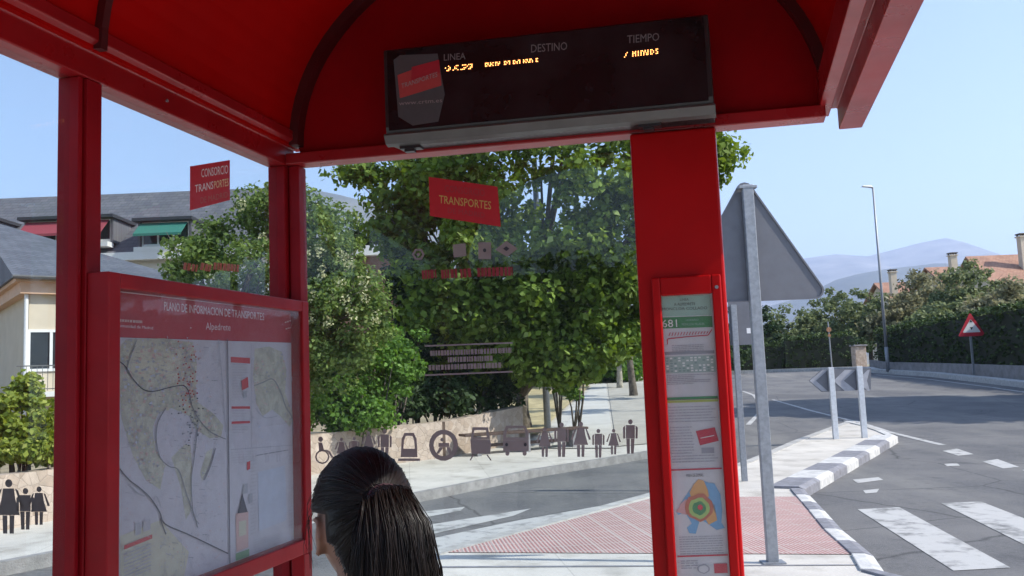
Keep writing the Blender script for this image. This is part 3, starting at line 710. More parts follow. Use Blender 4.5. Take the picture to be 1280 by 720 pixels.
dp.poly([(154,682),(189,668),(189,673),(154,687)], 9, 4)
for k in range(8): dp.micro((154, 694+k*4.5), (188, 680+k*4.5), 1.6, 12 if k % 3 else 7, 4, .2)
dp.line([(283,424),(286,712)], 1.1, 4, 6)
# right sheet
for (a, b, m_) in (((288,446),(312,447.5),9), ((289,508),(312,508),9), ((289,527),(312,526),9)):
    dp.poly([a, b, (b[0], b[1]+(7 if a[1] < 450 else 3)), (a[0], a[1]+(7 if a[1] < 450 else 3))], m_, 2)
for k in range(26):
    y = 456+k*3.4
    if 500 < y < 512 or 522 < y < 530: continue
    dp.micro((290, y), (random.uniform(303, 311), y), 1.1, 12, 2, .15, (1.5, 4))
dp.poly([(301,476),(309,471),(310,484),(302,488)], 9, 3); dp.poly([(303,490),(308,488),(308,496),(303,498)], 7, 3)
dp.line([(314,430),(314,560)], .6, 12, 2); dp.line([(288,562),(372,556)], .7, 7, 2)
small = [(318,436),(336,433),(352,440),(358,462),(356,490),(362,508),(368,520),(362,534),(350,520),(340,512),(328,520),(320,504),(316,470)]
dp.poly(small, 3, 1)
for _ in range(200):
    x, y = random.uniform(315, 370), random.uniform(432, 550); ins = inside((x, y), small)
    if not ins and random.random() < .7: continue
    r = random.uniform(.5, 1.8); dp.poly([(x-r, y), (x, y-r), (x+r, y+.2), (x, y+r)], random.choice([6, 11, 7, 3]) if ins else random.choice([8, 12]), 3)
dp.line(smooth([(317,482),(328,478),(340,474),(350,490),(356,508),(364,522),(366,544)]), 1.2, 5, 4); dp.line(smooth([(318,510),(330,522),(346,520)]), .8, 7, 4)
dp.poly([(322,590),(356,582),(358,650),(323,664)], 8, 2)
for k in range(22): dp.micro((313, 572+k*4.6), (320, 571+k*4.5), 1.3, 12, 2, .15, (1.5, 3)); dp.micro((361, 566+k*4.6), (368, 565+k*4.4), 1.3, 12, 2, .15, (1.5, 3))
dp.micro((320,570),(360,563), 1.2, 5, 2)
for k in range(5): dp.line([(288,566+k*3.2),(318,564+k*3.1)], .4, 12, 2)
dp.poly([(308,578),(312,576),(312,586),(308,588)], 9, 3)
dp.poly([(303,606),(309,604),(309,616),(303,618)], 7, 3); dp.poly([(310,618),(315,616),(315,628),(310,630)], 7, 3)
dp.poly([(294,642),(310,639),(310,684),(295,690)], 6, 2); dp.poly([(296,642),(309,640),(306,630),(302,616),(299,631)], 4, 3); dp.poly([(298,652),(307,650),(307,668),(298,671)], 11, 3)
dp.poly([(294,692),(311,686),(311,695),(294,701)], 10, 3)
for k in range(7): dp.micro((316, 676+k*3), (350, 668+k*2.6), 1, 12, 2)
dp.poly([(140,732),(380,668),(380,700),(140,800)], 1, 7) if False else None
dp.build('map_poster', inks, case)

# ------------------------------------------------------------------ departure display
pd_ = Plane(S(0, -.16, 0), nG)
q = [pd_.pt(*p) for p in ((487,185),(893,151),(885,18),(473,60))]
da0 = (a_of(q[0])[0]+a_of(q[3])[0])/2; da1 = (a_of(q[1])[0]+a_of(q[2])[0])/2
dz0 = (q[0].z+q[1].z)/2+.020; dz1 = (q[2].z+q[3].z)/2
disp = empty('departure_display', S((da0+da1)/2, -.09, dz0), 'long black departure display with amber digits under the red roof', 'display')
mb = MB(); pr = [(-.155, dz0+.045), (-.155, dz1-.004), (-.148, dz1), (-.002, dz1), (-.002, dz0+.01), (-.125, dz0), (-.14, dz0+.006)]
mb.extrude(pr, lambda b, z: S(da0, b, z), lambda b, z: S(da1, b, z)); build_in(mb, 'housing', [M['black']], disp, bevel=.002)
mb = MB(); pr = [(-.1585, dz0+.020), (-.156, dz0+.026), (-.1535, dz0+.020), (-.139, dz0+.0035), (-.128, dz0-.0005), (-.128, dz0-.006), (-.145, dz0-.001)]
mb.extrude(pr, lambda b, z: S(da0-.004, b, z), lambda b, z: S(da1+.004, b, z)); build_in(mb, 'lower_trim', M['grey_alu'], disp)
mb = MB(); SB(mb, da0+.012, da1-.012, -.1595, -.1565, dz0+.034, dz1-.008); build_in(mb, 'screen', M['screen'], disp)
ps = Plane(S(0, -.1595, 0), nG)
SG = flat('display_print', (.16,.16,.17)); 
for t_, q_ in (('LINEA', ((555,76),(582,74),(582,66),(555,68))), ('DESTINO', ((664,66),(709,62.5),(709,52.5),(664,56))), ('TIEMPO', ((784,54.5),(824,51),(824,41),(784,44.5)))):
    d = Decal(ps, .0006); d.text(t_, q_, 0); d.build('lettering', SG, disp)
d = Decal(ps, .0006)
d.poly([(492,75),(500,69),(547,67),(556,118),(548,152),(516,157),(498,146)], 0, 0)
d.poly([(497,94),(549,75),(552,107),(500,123)], 1, 1); d.poly([(515,84),(549,75),(550,91),(514,101)], 2, 2)
d.text('TRANSPORTES', ((502,111),(547,96),(547,90),(502,105)), 3, 3)
d.text('www.crtm.es', ((499,132),(553,128),(553,124),(499,128)), 3, 3)
d.build('red_sticker', [flat('grey_paper', (.065,.068,.075)), flat('dull_red', (.40,.05,.05)), flat('deep_red', (.36,.015,.03)), flat('print_pale', (.30,.26,.27))], disp)
AMB = emis('amber_led', (1,.36,.10), 3.6)
def leds(x0, y0, x1, y1, patt):
    d = Decal(ps, .0008); n = len(patt[0]); rows = len(patt)
    for r_, row in enumerate(patt):
        for c_, ch in enumerate(row):
            if ch == '#':
                t = c_/(n-1); cx = x0+(x1-x0)*t; cy = y0+(y1-y0)*t+(r_-rows/2)*1.75
                d.disc((cx, cy), .62, .62, 0, 1, 6)
    d.build('led_text', AMB, disp)
leds(557,87,590,84, ["..#....##..###.###","#..#..#.......#..#","..##..##....##..##",".##..#..#.###..##.","#####.##......###."][:4])
leds(607,82,672,76, ["###.#.#.##.#...##.##..##..##..#.##.##...##","#.#.##..#.##...#.#.#..#.##.#..##.#.#.#..#.","##.##.#.#.#....##..#..##.#.#..#.#.##.#..##"])
leds(779,70,822,65, ["...#...#.#.#.##.#.#.##..##","..#....###.#.#.##.#.#.#.#.","..#....#.#.#.#.#.##.#.#..#",".#.....#.#.#.#.#.##.##..##"])
# little catches under the display
for px, py in ((512,180),(812,155)):
    p = Plane(S(0, -.13, 0), nG).pt(px, py); mb = MB(); a, b = a_of(p); SB(mb, a-.03, a+.03, -.13, -.10, dz0-.014, dz0-.006); SB(mb, a-.018, a+.01, -.125, -.105, dz0-.022, dz0-.0145)
    build_in(mb, 'catch', M['black'], disp)

# ------------------------------------------------------------------ timetable case on the column
pt_ = Plane(S(0, -.047, 0), nG)
al, ar = a_of(pt_.pt(826,550))[0], a_of(pt_.pt(914,550))[0]; ztt = pt_.pt(855,346).z
tt = empty('timetable_case', S((al+ar)/2, -.055, .62), 'narrow red timetable case with line 681 sheet on the red column', 'timetable case')
pal, par_ = a_of(pt_.pt(837,550))[0], a_of(pt_.pt(902,550))[0]; zpt = pt_.pt(855,369).z
mb = MB(); SB(mb, al, pal, -.066, -.0455, .62, ztt); SB(mb, par_, ar, -.066, -.0455, .62, ztt); SB(mb, pal, par_, -.0655, -.0455, zpt, ztt); SB(mb, pal, par_, -.0655, -.0455, .62, .66)
build_in(mb, 'frame', M['red_column'], tt, bevel=.004)
mb = MB(); SB(mb, pal, par_, -.0535, -.0525, .66, zpt); build_in(mb, 'cover_glass', glassmat('cover_glass_2', (.97,.97,.97), .04), tt)
mb = MB(); p = S(ar-.012, -.066, pt_.pt(890,360).z); mb.tube([p, p-uu*.004], .005, 10); build_in(mb, 'lock', M['galv'], tt)
d = Decal(Plane(S(0, -.0475, 0), nG), .0004)
# slanted helper: rows follow the tilt of the column in the picture
def cx_(y): return 822+(y-370)*.0715
def TQ(u, y, dy=0): return (cx_(y)+66*u, y-2.2*u+dy)
def trow(u0, u1, y0, y1, mi, lay=1): d.poly([TQ(u0,y0), TQ(u1,y0), TQ(u1,y1), TQ(u0,y1)], mi, lay)
def ttext(t, u0, u1, y0, y1, mi, lay=3): d.text(t, (TQ(u0,y1), TQ(u1,y1), TQ(u1,y0), TQ(u0,y0)), mi, lay)
trow(-.05, 1.05, 366, 500, 0, 0); trow(-.05, 1.05, 500.5, 800, 0, 0)
trow(.0, 1, 371, 396, 1); trow(.0, 1, 397, 411, 2); ttext('681', .05, .33, 400, 409.5, 3)
ttext('LINEA', .42, .58, 374, 377, 4); ttext('A ALPEDRETE', .3, .7, 379.5, 383, 4); ttext('MONCLOA COLLADO', .07, .92, 385, 388.5, 4)
ttext('HORARIO', .5, .74, 400, 402.5, 1); ttext('MONCLOA VILLALBA', .42, .85, 405, 408, 1)
d.line([TQ(.12,431),TQ(.13,424),TQ(.5,422),TQ(.9,421),TQ(.98,414)], 1.2, 5, 3)
for k in range(14): d.line([TQ(.16+k*.055, 420.5-.1*k), TQ(.19+k*.055, 416)], .9, 5, 3)
for k in range(4): d.micro(TQ(.2,433+k*2.2), TQ(.8,433+k*2.2), 1, 6, 2, .15, (1.5,4))
trow(.0,1,440,444,7)
trow(.04, 1, 446, 467, 8)
random.seed(3)
for r_ in range(6):
    for c_ in range(12):
        if random.random() < .8: trow(.07+c_*.077, .07+c_*.077+.045, 447.5+r_*3.2, 449.3+r_*3.2, 9 if random.random() < .6 else 3, 2)
for k in range(6): d.micro(TQ(.06,470+k*2.2), TQ(random.uniform(.5,.98),470+k*2.2), 1, 6, 2, .15, (1.5,5))
trow(0,1,497,500,2,3); trow(0,1,501,504,10,3)
for k in range(20):
    y = 510+k*3.6; e = .95 if (k < 7 or k > 16) else .5
    if k in (6,): continue
    d.micro(TQ(.05,y), TQ(e*random.uniform(.85,1),y), 1.1, 6, 2, .15, (1.5,5))
d.poly([TQ(.54,540),TQ(.9,536),TQ(.96,553),TQ(.6,558)], 5, 3); trow(.62,.86,561,568,6,3); d.line([TQ(.62,549),TQ(.88,546)], .8, 3, 4)
trow(.02,.98,586.5,588.5,5,3); ttext('MAPA DE ZONAS', .3, .62, 593, 597, 4)
def blob(pts, mi, lay): d.poly([TQ(u, y) for u, y in pts], mi, lay)
blob([(.52,600),(.62,602),(.72,605),(.82,606),(.92,620),(.93,640),(.90,655),(.96,662),(.80,664),(.62,655),(.50,650),(.40,668),(.28,667),(.24,660),(.34,655),(.22,640),(.10,644),(.06,640),(.16,630),(.24,622),(.36,612)], 11, 2)
blob([(.52,600),(.62,602),(.68,610),(.70,622),(.52,628),(.36,622),(.34,616),(.42,607)], 12, 3)
blob([(.64,605),(.82,606),(.92,620),(.93,640),(.86,652),(.76,640),(.74,624)], 11, 4)
blob([(.06,640),(.16,630),(.26,624),(.34,634),(.26,644)], 13, 3)
blob([(.70,628),(.80,632),(.82,652),(.66,657),(.60,650)], 12, 4)
def ell(u, y, ru, ry, mi, lay): d.poly([TQ(u+ru*math.cos(k*.393), y+ry*math.sin(k*.393)*(1+.1*math.sin(k*2.1))) for k in range(16)], mi, lay)
ell(.50,635,.27,17,14,5); ell(.50,636,.20,13,15,6); ell(.50,636,.13,8.5,2,7); ell(.52,635,.05,3.5,5,8)
for k in range(8): d.micro(TQ(.08,672+k*3), TQ(.9,672+k*3), 1, 6, 2, .15, (1.5,6))
trow(.02,.98,694.5,696.5,5,3)
for k in range(4): d.micro(TQ(.08,702+k*3), TQ(.4,702+k*3), 1.1, 6, 2)
trow(.7,.95,706,718,5,3); ell(.5,712,.12,6,6,3); ell(.5,712,.09,4.5,0,4)
for k in range(20): d.micro(TQ(.08,728+k*3.5), TQ(.9,728+k*3.5), 1.1, 6, 2)
d.build('timetable', [flat('sheet_white', (.60,.60,.62)), flat('pale_green', (.33,.50,.42)), flat('band_green', (.05,.24,.09)), flat('sheet_bright', (.8,.82,.8)), flat('print_dark', (.06,.07,.08)), flat('print_red', (.52,.03,.06)), flat('print_mid', (.36,.36,.40)), flat('grey_band', (.30,.31,.35)),
    flat('table_green', (.36,.46,.42)), flat('table_print', (.22,.33,.32)), flat('band_lime', (.40,.45,.10)), flat('zone_blue', (.16,.38,.62)), flat('zone_orange', (.70,.36,.12)), flat('zone_pink', (.62,.33,.33)), flat('zone_rust', (.50,.14,.08)), flat('zone_lime', (.36,.52,.14))], tt)
# ------------------------------------------------------------------ foliage
L = {
 'plane': leafmat('leaf_maple', (.06,.105,.016), (.20,.29,.05), (.40,.48,.17)),
 'privet': leafmat('leaf_privet', (.07,.12,.030), (.19,.26,.07), (.34,.38,.15)),
 'ivy': leafmat('leaf_ivy', (.055,.12,.02), (.15,.28,.05), (.26,.38,.12)),
 'vine': leafmat('leaf_vine', (.12,.17,.025), (.30,.34,.06), (.42,.42,.12)),
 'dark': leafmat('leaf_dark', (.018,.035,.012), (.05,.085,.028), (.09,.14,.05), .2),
 'bush': leafmat('leaf_bush', (.08,.11,.05), (.20,.24,.11), (.30,.33,.18)),
 'olive': leafmat('leaf_olive', (.13,.13,.07), (.27,.27,.15), (.38,.35,.23)),
 'hedge': leafmat('leaf_hedge', (.02,.036,.012), (.08,.125,.04), (.20,.28,.11), .2),
 'blossom': leafmat('blossom', (.42,.43,.22), (.64,.62,.38), None, .3),
}
LEAF = np.array([(-.5,0,0),(-.12,.34,.06),(.5,0,0),(-.12,-.34,.06)])
def leaves(name, centers, radii, per, size, m_, parent, up=.55, outw=.8):
    """leaf faces spread through clumps; centers (n,3), radii (n,3)"""
    n = len(centers); N = n*per
    c = np.repeat(centers, per, 0); r = np.repeat(radii, per, 0)
    d = rng.normal(size=(N, 3)); d /= np.linalg.norm(d, axis=1)[:, None]
    rad = rng.random(N)**.45; pos = c + d*r*rad[:, None]
    nrm = rng.normal(size=(N, 3))*.75 + d*outw + np.array([0, 0, up]); nrm /= np.linalg.norm(nrm, axis=1)[:, None]
    t = np.cross(nrm, rng.normal(size=(N, 3))); t /= np.linalg.norm(t, axis=1)[:, None]; b = np.cross(nrm, t)
    s = size*rng.uniform(.6, 1.25, N)
    V = (pos[:, None, :] + s[:, None, None]*(LEAF[None, :, 0:1]*t[:, None, :] + LEAF[None, :, 1:2]*b[:, None, :] + LEAF[None, :, 2:3]*nrm[:, None, :]))
    me = bpy.data.meshes.new(name); me.vertices.add(N*4); me.vertices.foreach_set('co', V.reshape(-1))
    me.loops.add(N*4); me.loops.foreach_set('vertex_index', np.arange(N*4, dtype=np.int32))
    me.polygons.add(N); me.polygons.foreach_set('loop_start', np.arange(0, N*4, 4, dtype=np.int32)); me.polygons.foreach_set('loop_total', np.full(N, 4, dtype=np.int32))
    me.materials.append(m_); me.update(calc_edges=True); me.validate()
    o = bpy.data.objects.new(name, me); link(o)
    if parent: par(o, parent)
    return o
def clumps(lobes, per_lobe, cr, shell=.5):
    cs, rs = [], []
    tot = sum(l[1][0]*l[1][1]*l[1][2] for l in lobes)**(1/3)
    for c, r, *w_ in lobes:
        k = max(5, int(per_lobe*(w_[0] if w_ else 1)))
        d = rng.normal(size=(k, 3)); d /= np.linalg.norm(d, axis=1)[:, None]
        rad = shell + (1-shell)*rng.random(k)**.7
        cs.append(np.array(c)+d*np.array(r)*rad[:, None])
        q = cr*rng.uniform(.6, 1.4, k); rs.append(np.stack([q, q, q*.72], 1))
    return np.concatenate(cs), np.concatenate(rs)
def limbs(mb, base, lobes, r0, seed=0, lean=(0, 0)):
    """tapered trunk with limbs to each lobe"""
    random.seed(seed); base = Vector(base)
    cz = min(l[0][2]-l[1][2]*.6 for l in lobes); fork = base+Vector((lean[0], lean[1], max(.6, (cz-base.z)*.9)))
    mid = base.lerp(fork, .5)+Vector((random.uniform(-.06, .06), random.uniform(-.06, .06), 0))
    mb.tube([base-Vector((0, 0, .3)), base+Vector((0, 0, .15)), mid, fork], [r0*1.45, r0*1.1, r0*.9, r0*.8], 10)
    for l in lobes:
        c = Vector(l[0]); k = fork.lerp(c, .45)+Vector((random.uniform(-.2, .2), random.uniform(-.2, .2), .15))
        mb.tube([fork-Vector((0, 0, .1)), k, c, c+Vector((random.uniform(-.5, .5)*l[1][0], random.uniform(-.4, .4)*l[1][1], l[1][2]*.6))], [r0*.55, r0*.36, r0*.2, r0*.07], 7)
        for _ in range(3):
            e = c+Vector((random.uniform(-.8, .8)*l[1][0], random.uniform(-.8, .8)*l[1][1], random.uniform(-.3, .8)*l[1][2]))
            mb.tube([k, k.lerp(e, .5)+Vector((0, 0, .1)), e], [r0*.22, r0*.13, r0*.04], 5)
def tree(name, base, lobes, ncl, cr, per, size, lm, label, cat='tree', trunk=.14, bark='bark', group=None, shell=.5, seed=1, lean=(0, 0), crown='crown'):
    t = empty(name, base, label, cat, group)
    mb = MB(); limbs(mb, base, lobes, trunk, seed, lean); build_in(mb, 'trunk', M[bark], t, smooth=True)
    c, r = clumps(lobes, ncl, cr, shell); leaves(crown, c, r, per, size, L[lm], t); return t
def PX(x, y, Y): return tuple(atY(x, y, Y))
def lob(x, y, Y, rx, rz, ry=None, w=1): return (PX(x, y, Y), (rx, ry or rx, rz), w)
def shrub(name, lobes, ncl, cr, per, size, lm, label, cat='bush', group=None, shell=.35):
    b = lobes[0][0]; base = (b[0], b[1], terr(b[1])); t = empty(name, base, label, cat, group)
    mb = MB(); random.seed(len(name)+int(b[0]*10))
    for l in lobes:
        for _ in range(4):
            c = Vector(l[0]); e = c+Vector((random.uniform(-.6, .6)*l[1][0], random.uniform(-.6, .6)*l[1][1], random.uniform(-.2, .6)*l[1][2]))
            f = Vector((c.x*.7+base[0]*.3, c.y*.9+base[1]*.1, base[2]-.1)); mb.tube([f, f.lerp(e, .5)+Vector((.05, 0, 0)), e], [.03, .02, .006], 5)
    build_in(mb, 'stems', M['bark'], t, smooth=True)
    c, r = clumps(lobes, ncl, cr, shell); leaves('foliage', c, r, per, size, L[lm], t); return t

# big tree behind the end pane
Y1 = 19.5
big = [lob(700,235,Y1,3.3,2.6,2.6,2.2), lob(610,345,Y1-.3,1.9,1.7,1.8,1.1), lob(745,385,Y1,1.35,1.6,1.5,1), lob(650,420,Y1-.2,1.5,.8,1.3,.8), lob(545,240,Y1,1.0,.8,1.0,.5),
       lob(462,212,Y1,.75,.16,.3,.12), lob(880,196,Y1,.75,.9,.8,.35), lob(700,100,Y1+.4,2.8,1.8,2.4,1.0), lob(700,452,Y1-.6,.75,.5,.6,.35), lob(500,275,Y1,.55,.7,.6,.3), lob(790,290,Y1-.4,1.4,1.6,1.4,.9), lob(585,470,Y1+.6,1.0,.5,.8,.3)]
t1 = G(655,538)
tree('broadleaf_tree', t1, big, 60, .46, 130, .175, 'plane', 'big leafy green tree behind the end glass pane beside the path', trunk=.19, seed=3, shell=.45)
# pale flowering tree on the left
Y2 = 15.2
pv_ = [lob(325,345,Y2,1.3,1.15,1.2,1.4), lob(250,330,Y2,.62,.75,.7,.6), lob(350,262,Y2,.75,.5,.7,.5), lob(405,300,Y2,.65,.75,.7,.7), lob(435,395,Y2-.2,.72,.9,.7,1), lob(380,440,Y2,1.1,.7,.9,.8), lob(420,350,Y2,.6,.7,.6,.5), lob(300,420,Y2,1.2,.9,1,.9)]
bt = G(372,560)
t = tree('flowering_tree', (bt.x, Y2, .06), pv_, 70, .26, 95, .085, 'privet', 'pale green tree with cream blossom behind the low stone wall', trunk=.09, seed=5, shell=.4)
bl = [PX(*p, Y2-.75) for p in ((385,318),(400,312),(428,322),(437,330),(395,372),(415,368),(432,376),(455,372),(440,392),(410,402),(386,398),(470,398),(350,248),(374,236),(300,255),(345,352),(270,348),(330,300),(455,350),(402,340),(425,352))]
leaves('blossom', np.array(bl), np.tile(np.array([[.11, .11, .15]]), (len(bl), 1)), 34, .055, L['blossom'], t)
# ivy and hedge mass over the low wall
shrub('ivy_bush', [lob(425,500,16.4,.8,.42,.6), lob(470,470,16.7,.7,.75,.6), lob(410,455,16.6,.5,.4,.5), lob(500,440,17.4,.5,.6,.5,.6), lob(450,520,16.2,.75,.22,.5)], 52, .2, 70, .10, 'ivy', 'bright green ivy spilling over the left end of the low stone wall')
shrub('dark_shrub', [lob(540,440,20.6,1.1,1.5,.9,1.6), lob(510,350,20.8,.55,1.6,.8,1.2), lob(590,480,20,1.3,.75,.8,1), lob(545,500,18.4,.9,.35,.5,.7), lob(620,420,21,1.0,1.5,.8,1), lob(500,500,17.9,.5,.4,.4,.5)], 60, .3, 75, .13, 'dark', 'dark shaded evergreen shrub below the big tree behind the wall')
shrub('vine_bush', [lob(18,520,11.6,.42,.42,.35), lob(45,560,11.3,.40,.16,.3), lob(-10,550,11.4,.6,.3,.3), lob(85,545,12,.5,.4,.3), lob(-60,500,11.8,.7,.6,.4), lob(150,570,12.6,.7,.35,.35), lob(30,490,11.9,.22,.22,.2,.4)], 42, .14, 70, .085, 'vine', 'yellow green vine tumbling over the stone wall below the cream house')
shrub('garden_shrub', [lob(300,470,15.6,1.0,.6,.5), lob(235,480,14.6,.9,.6,.5), lob(360,510,15.9,.8,.4,.4)], 40, .2, 60, .10, 'ivy', 'green shrub behind the map case along the stone wall')
shrub('path_shrub', [lob(715,478,22.5,.36,.42,.4), lob(688,440,23,.5,.6,.5), lob(722,455,22.6,.32,.4,.3)], 40, .13, 60, .11, 'ivy', 'small bright leafy shrub leaning over the left edge of the path')
# slender trees by the path
b_ = G(698,513); tree('slender_tree', b_, [lob(704,400,b_.y,.8,.9), lob(680,380,b_.y,.7,.8)], 26, .3, 60, .14, 'ivy', 'slender pale trunked tree on the dry verge left of the path', trunk=.10, bark='palebark', seed=8)
b_ = G(792,495); tree('path_tree', b_, [lob(800,385,b_.y,1.3,1.1), lob(770,420,b_.y+.6,.9,.8), lob(830,350,b_.y,1.5,1.3)], 34, .4, 60, .18, 'bush', 'dark trunked tree on the bare ground right of the path', trunk=.16, seed=9, lean=(-.1,0), group=None)
b_ = G(775,485); tree('path_tree', b_, [lob(780,420,b_.y,1.5,1.2), lob(745,395,b_.y+2,1.9,1.5)], 34, .5, 60, .24, 'bush', 'farther tree with pale trunk at the far end of the path', trunk=.15, bark='palebark', seed=10)
for k, (x, Y) in enumerate(((862,27),(868,33.5))):
    bb = atY(x, 470, Y); base = (bb.x, Y, terr(Y)); tree('verge_tree', base, [((bb.x, Y, 3.6), (1.0, 1.0, 1.0)), ((bb.x-.2, Y, 4.8), (.8, .8, .8))], 24, .3, 50, .17, 'plane', ['nearer small tree hidden behind the red column beside the path', 'farther small tree hidden behind the red column beside the path'][k], trunk=.09, seed=20+k, group='small trees along the path verge')
# woods behind the path
for k, (x, y, Y, rx, rz, lm, lab) in enumerate(((600,420,50,4.2,3.6,'bush','wide mid green tree behind the big tree, left of the path end'),(690,405,54,4.6,3.8,'dark','dark round tree closing the far end of the path'),(770,415,57,4.2,3.2,'bush','green tree far off just right of the path end'),
        (540,400,46,3.4,3.4,'dark','dark tree far off behind the dark shrub'),(840,410,60,4.0,3.0,'dark','dark tree far off behind the red column'),(745,448,52,2.0,1.4,'ivy','light green low tree at the very end of the path'))):
    c = PX(x, y, Y); base = (c[0], Y, terr(Y)-.1)
    tree('far_tree', base, [(c, (rx, 2.5, rz)), ((c[0]-rx*.5, Y-.5, c[2]-rz*.5), (rx*.8, 2.2, rz*.6)), ((c[0]+rx*.5, Y-.5, c[2]-rz*.45), (rx*.8, 2.2, rz*.6))], 34, .8, 60, .36, lm, lab, trunk=.22, seed=30+k, group='far trees closing the view')
# trees to the right, outside the frame, whose shade falls across the road
for k, (x, y, h) in enumerate(((23.4,23,15),(23.8,25.6,13.4),(23.2,20.6,12))):
    tree('street_tree', (x, y, terr(y)), [((x, y, h-2.2), (3.4, 2.6, 2.0)), ((x-1.4, y+.5, h-4.6), (2.4, 2.2, 1.6)), ((x+1.2, y-.6, h-5.4), (2.8, 2.2, 1.8))], 150, .6, 90, .30, 'plane', ['street tree standing on the right verge, middle of three, just outside the frame','tallest street tree on the right verge, farthest of three','shortest street tree on the right verge, nearest of three'][k], trunk=.18, seed=50+k, group='street trees on the right verge')
# low trees and bushes on the right, beyond the hedge
for k, (x, y, Y, rx, rz, lm, lab) in enumerate(((925,412,68,4.4,2.9,'dark','dark tree just behind the post of the warning sign'),(985,402,70,3.2,2.4,'bush','mid green tree between the big sign and the first hedge'),(1045,385,72,2.9,2.6,'bush','rounded green tree above the short hedge'),
        (1085,382,68,2.5,2.8,'bush','green tree just left of the street lamp'),(1135,382,64,2.6,2.0,'olive','dusty olive coloured bush right of the street lamp'),(1165,358,66,2.4,2.2,'olive','olive tree beside the middle chimney'),
        (1218,352,60,2.5,2.4,'bush','tallest round bush in front of the terracotta roof'),(1250,368,54,2.0,1.6,'olive','grey green bush directly above the right hedge'),(1185,385,58,2.2,1.2,'bush','low bush behind the small warning sign'),(960,430,66,2.6,1.6,'dark','low dark bush left of the short hedge'))):
    rz *= .86; y += 11
    c = PX(x, y, Y); base = (c[0], Y, terr(Y)-.1)
    tree('garden_tree', base, [(c, (rx, 2.2, rz)), ((c[0]-rx*.55, Y-.4, c[2]-rz*.45), (rx*.7, 1.8, rz*.7)), ((c[0]+rx*.55, Y-.4, c[2]-rz*.5), (rx*.7, 1.8, rz*.7))], 40, .55, 64, .30, lm, lab, trunk=.18, seed=70+k, shell=.3, group='garden trees above the hedges')
# hedges with clipped tops
def hedge(name, line, wd, ztop, label, dens=150):
    t = empty(name, (line[0].x, line[0].y, terr(line[0].y)), label, 'hedge'); cs, nrm = [], []
    mb = MB(); n = len(line); segs = []
    for i in range(n-1):
        a, b = line[i], line[i+1]; d = (b-a); d.z = 0; Ls = d.length; d.normalize(); q = Vector((d.y, -d.x, 0))
        za, zb_ = ztop[i], ztop[i+1]
        mb.hexa([Vector((*(a-q*wd*.38).xy, terr(a.y)-.1)), Vector((*(b-q*wd*.38).xy, terr(b.y)-.1)), Vector((*(b+q*wd*.38).xy, terr(b.y)-.1)), Vector((*(a+q*wd*.38).xy, terr(a.y)-.1)),
                 Vector((*(a-q*wd*.38).xy, za-.2)), Vector((*(b-q*wd*.38).xy, zb_-.2)), Vector((*(b+q*wd*.38).xy, zb_-.2)), Vector((*(a+q*wd*.38).xy, za-.2))])
        k = int(Ls*dens); u = rng.random(k); s = rng.choice([-1, 1], k); f = rng.random(k)
        for j in range(k):
            p = a.lerp(b, u[j]); zt_ = za+(zb_-za)*u[j]
            bmp = .12*noise.noise(Vector((p.x*.8, p.y*.8, j*.0)))
            if f[j] < .62: z = terr(p.y)+(zt_-terr(p.y))*rng.random(); w_ = s[j]*(wd*.48+bmp*1.5+rng.normal()*.05)
            else: z = zt_+bmp+rng.normal()*.07; w_ = (rng.random()*2-1)*wd*.5
            cs.append((p.x+q.x*w_, p.y+q.y*w_, z))
    build_in(mb, 'inner_twigs', flat('twig_brown', (.025,.03,.015), .9), t)
    cs = np.array(cs); leaves('foliage', cs, np.full((len(cs), 3), .13), 5, .17, L['hedge'], t, outw=.3, up=1.0); return t
def hz_top(px, py, Y): return atY(px, py, Y).z
hl_ = [atY(1092, 455, 54), atY(1180, 455, 44.5), atY(1280, 455, 36), Vector((19.2, 27, 0)), Vector((21, 18, 0))]
for p in hl_: p.z = 0
hl_[3].x = 21.0; hl_[4].x = 22.0
hl_ = [Vector((p.x+.9, p.y, 0)) for p in hl_]
zt_l = [hz_top(1092,414,54), hz_top(1180,397,44.5), hz_top(1280,379,36), 4.1, 4.1]
hedge('long_hedge', hl_, 1.6, zt_l, 'long clipped dark hedge with sunlit top behind the low grey wall', 130)
hs = [Vector((*atY(982,455,63.5).xy, 0)), Vector((*atY(1068,455,62.5).xy, 0))]
hedge('short_hedge', hs, 1.4, [hz_top(985,423,63.5), hz_top(1060,417,62.5)], 'short clipped hedge left of the stone gate pillar', 130)
hs2 = [Vector((*atY(905,455,64.5).xy, 0)), Vector((*atY(980,455,64).xy, 0))]
hedge('dark_hedge', hs2, 1.4, [hz_top(905,430,64.5), hz_top(980,430,64)], 'dark rough hedge behind the big warning sign post', 110)
hb_ = [Vector((-16,-9,0)), Vector((-2,-10.5,0)), Vector((12,-10,0))]  # unseen hedge, added so the panes reflect something dark instead of bright sky
hedge('reflection_hedge', hb_, 1.6, [3.4,3.6,3.3], 'unseen dark hedge added behind the camera for the glass to reflect', 45)
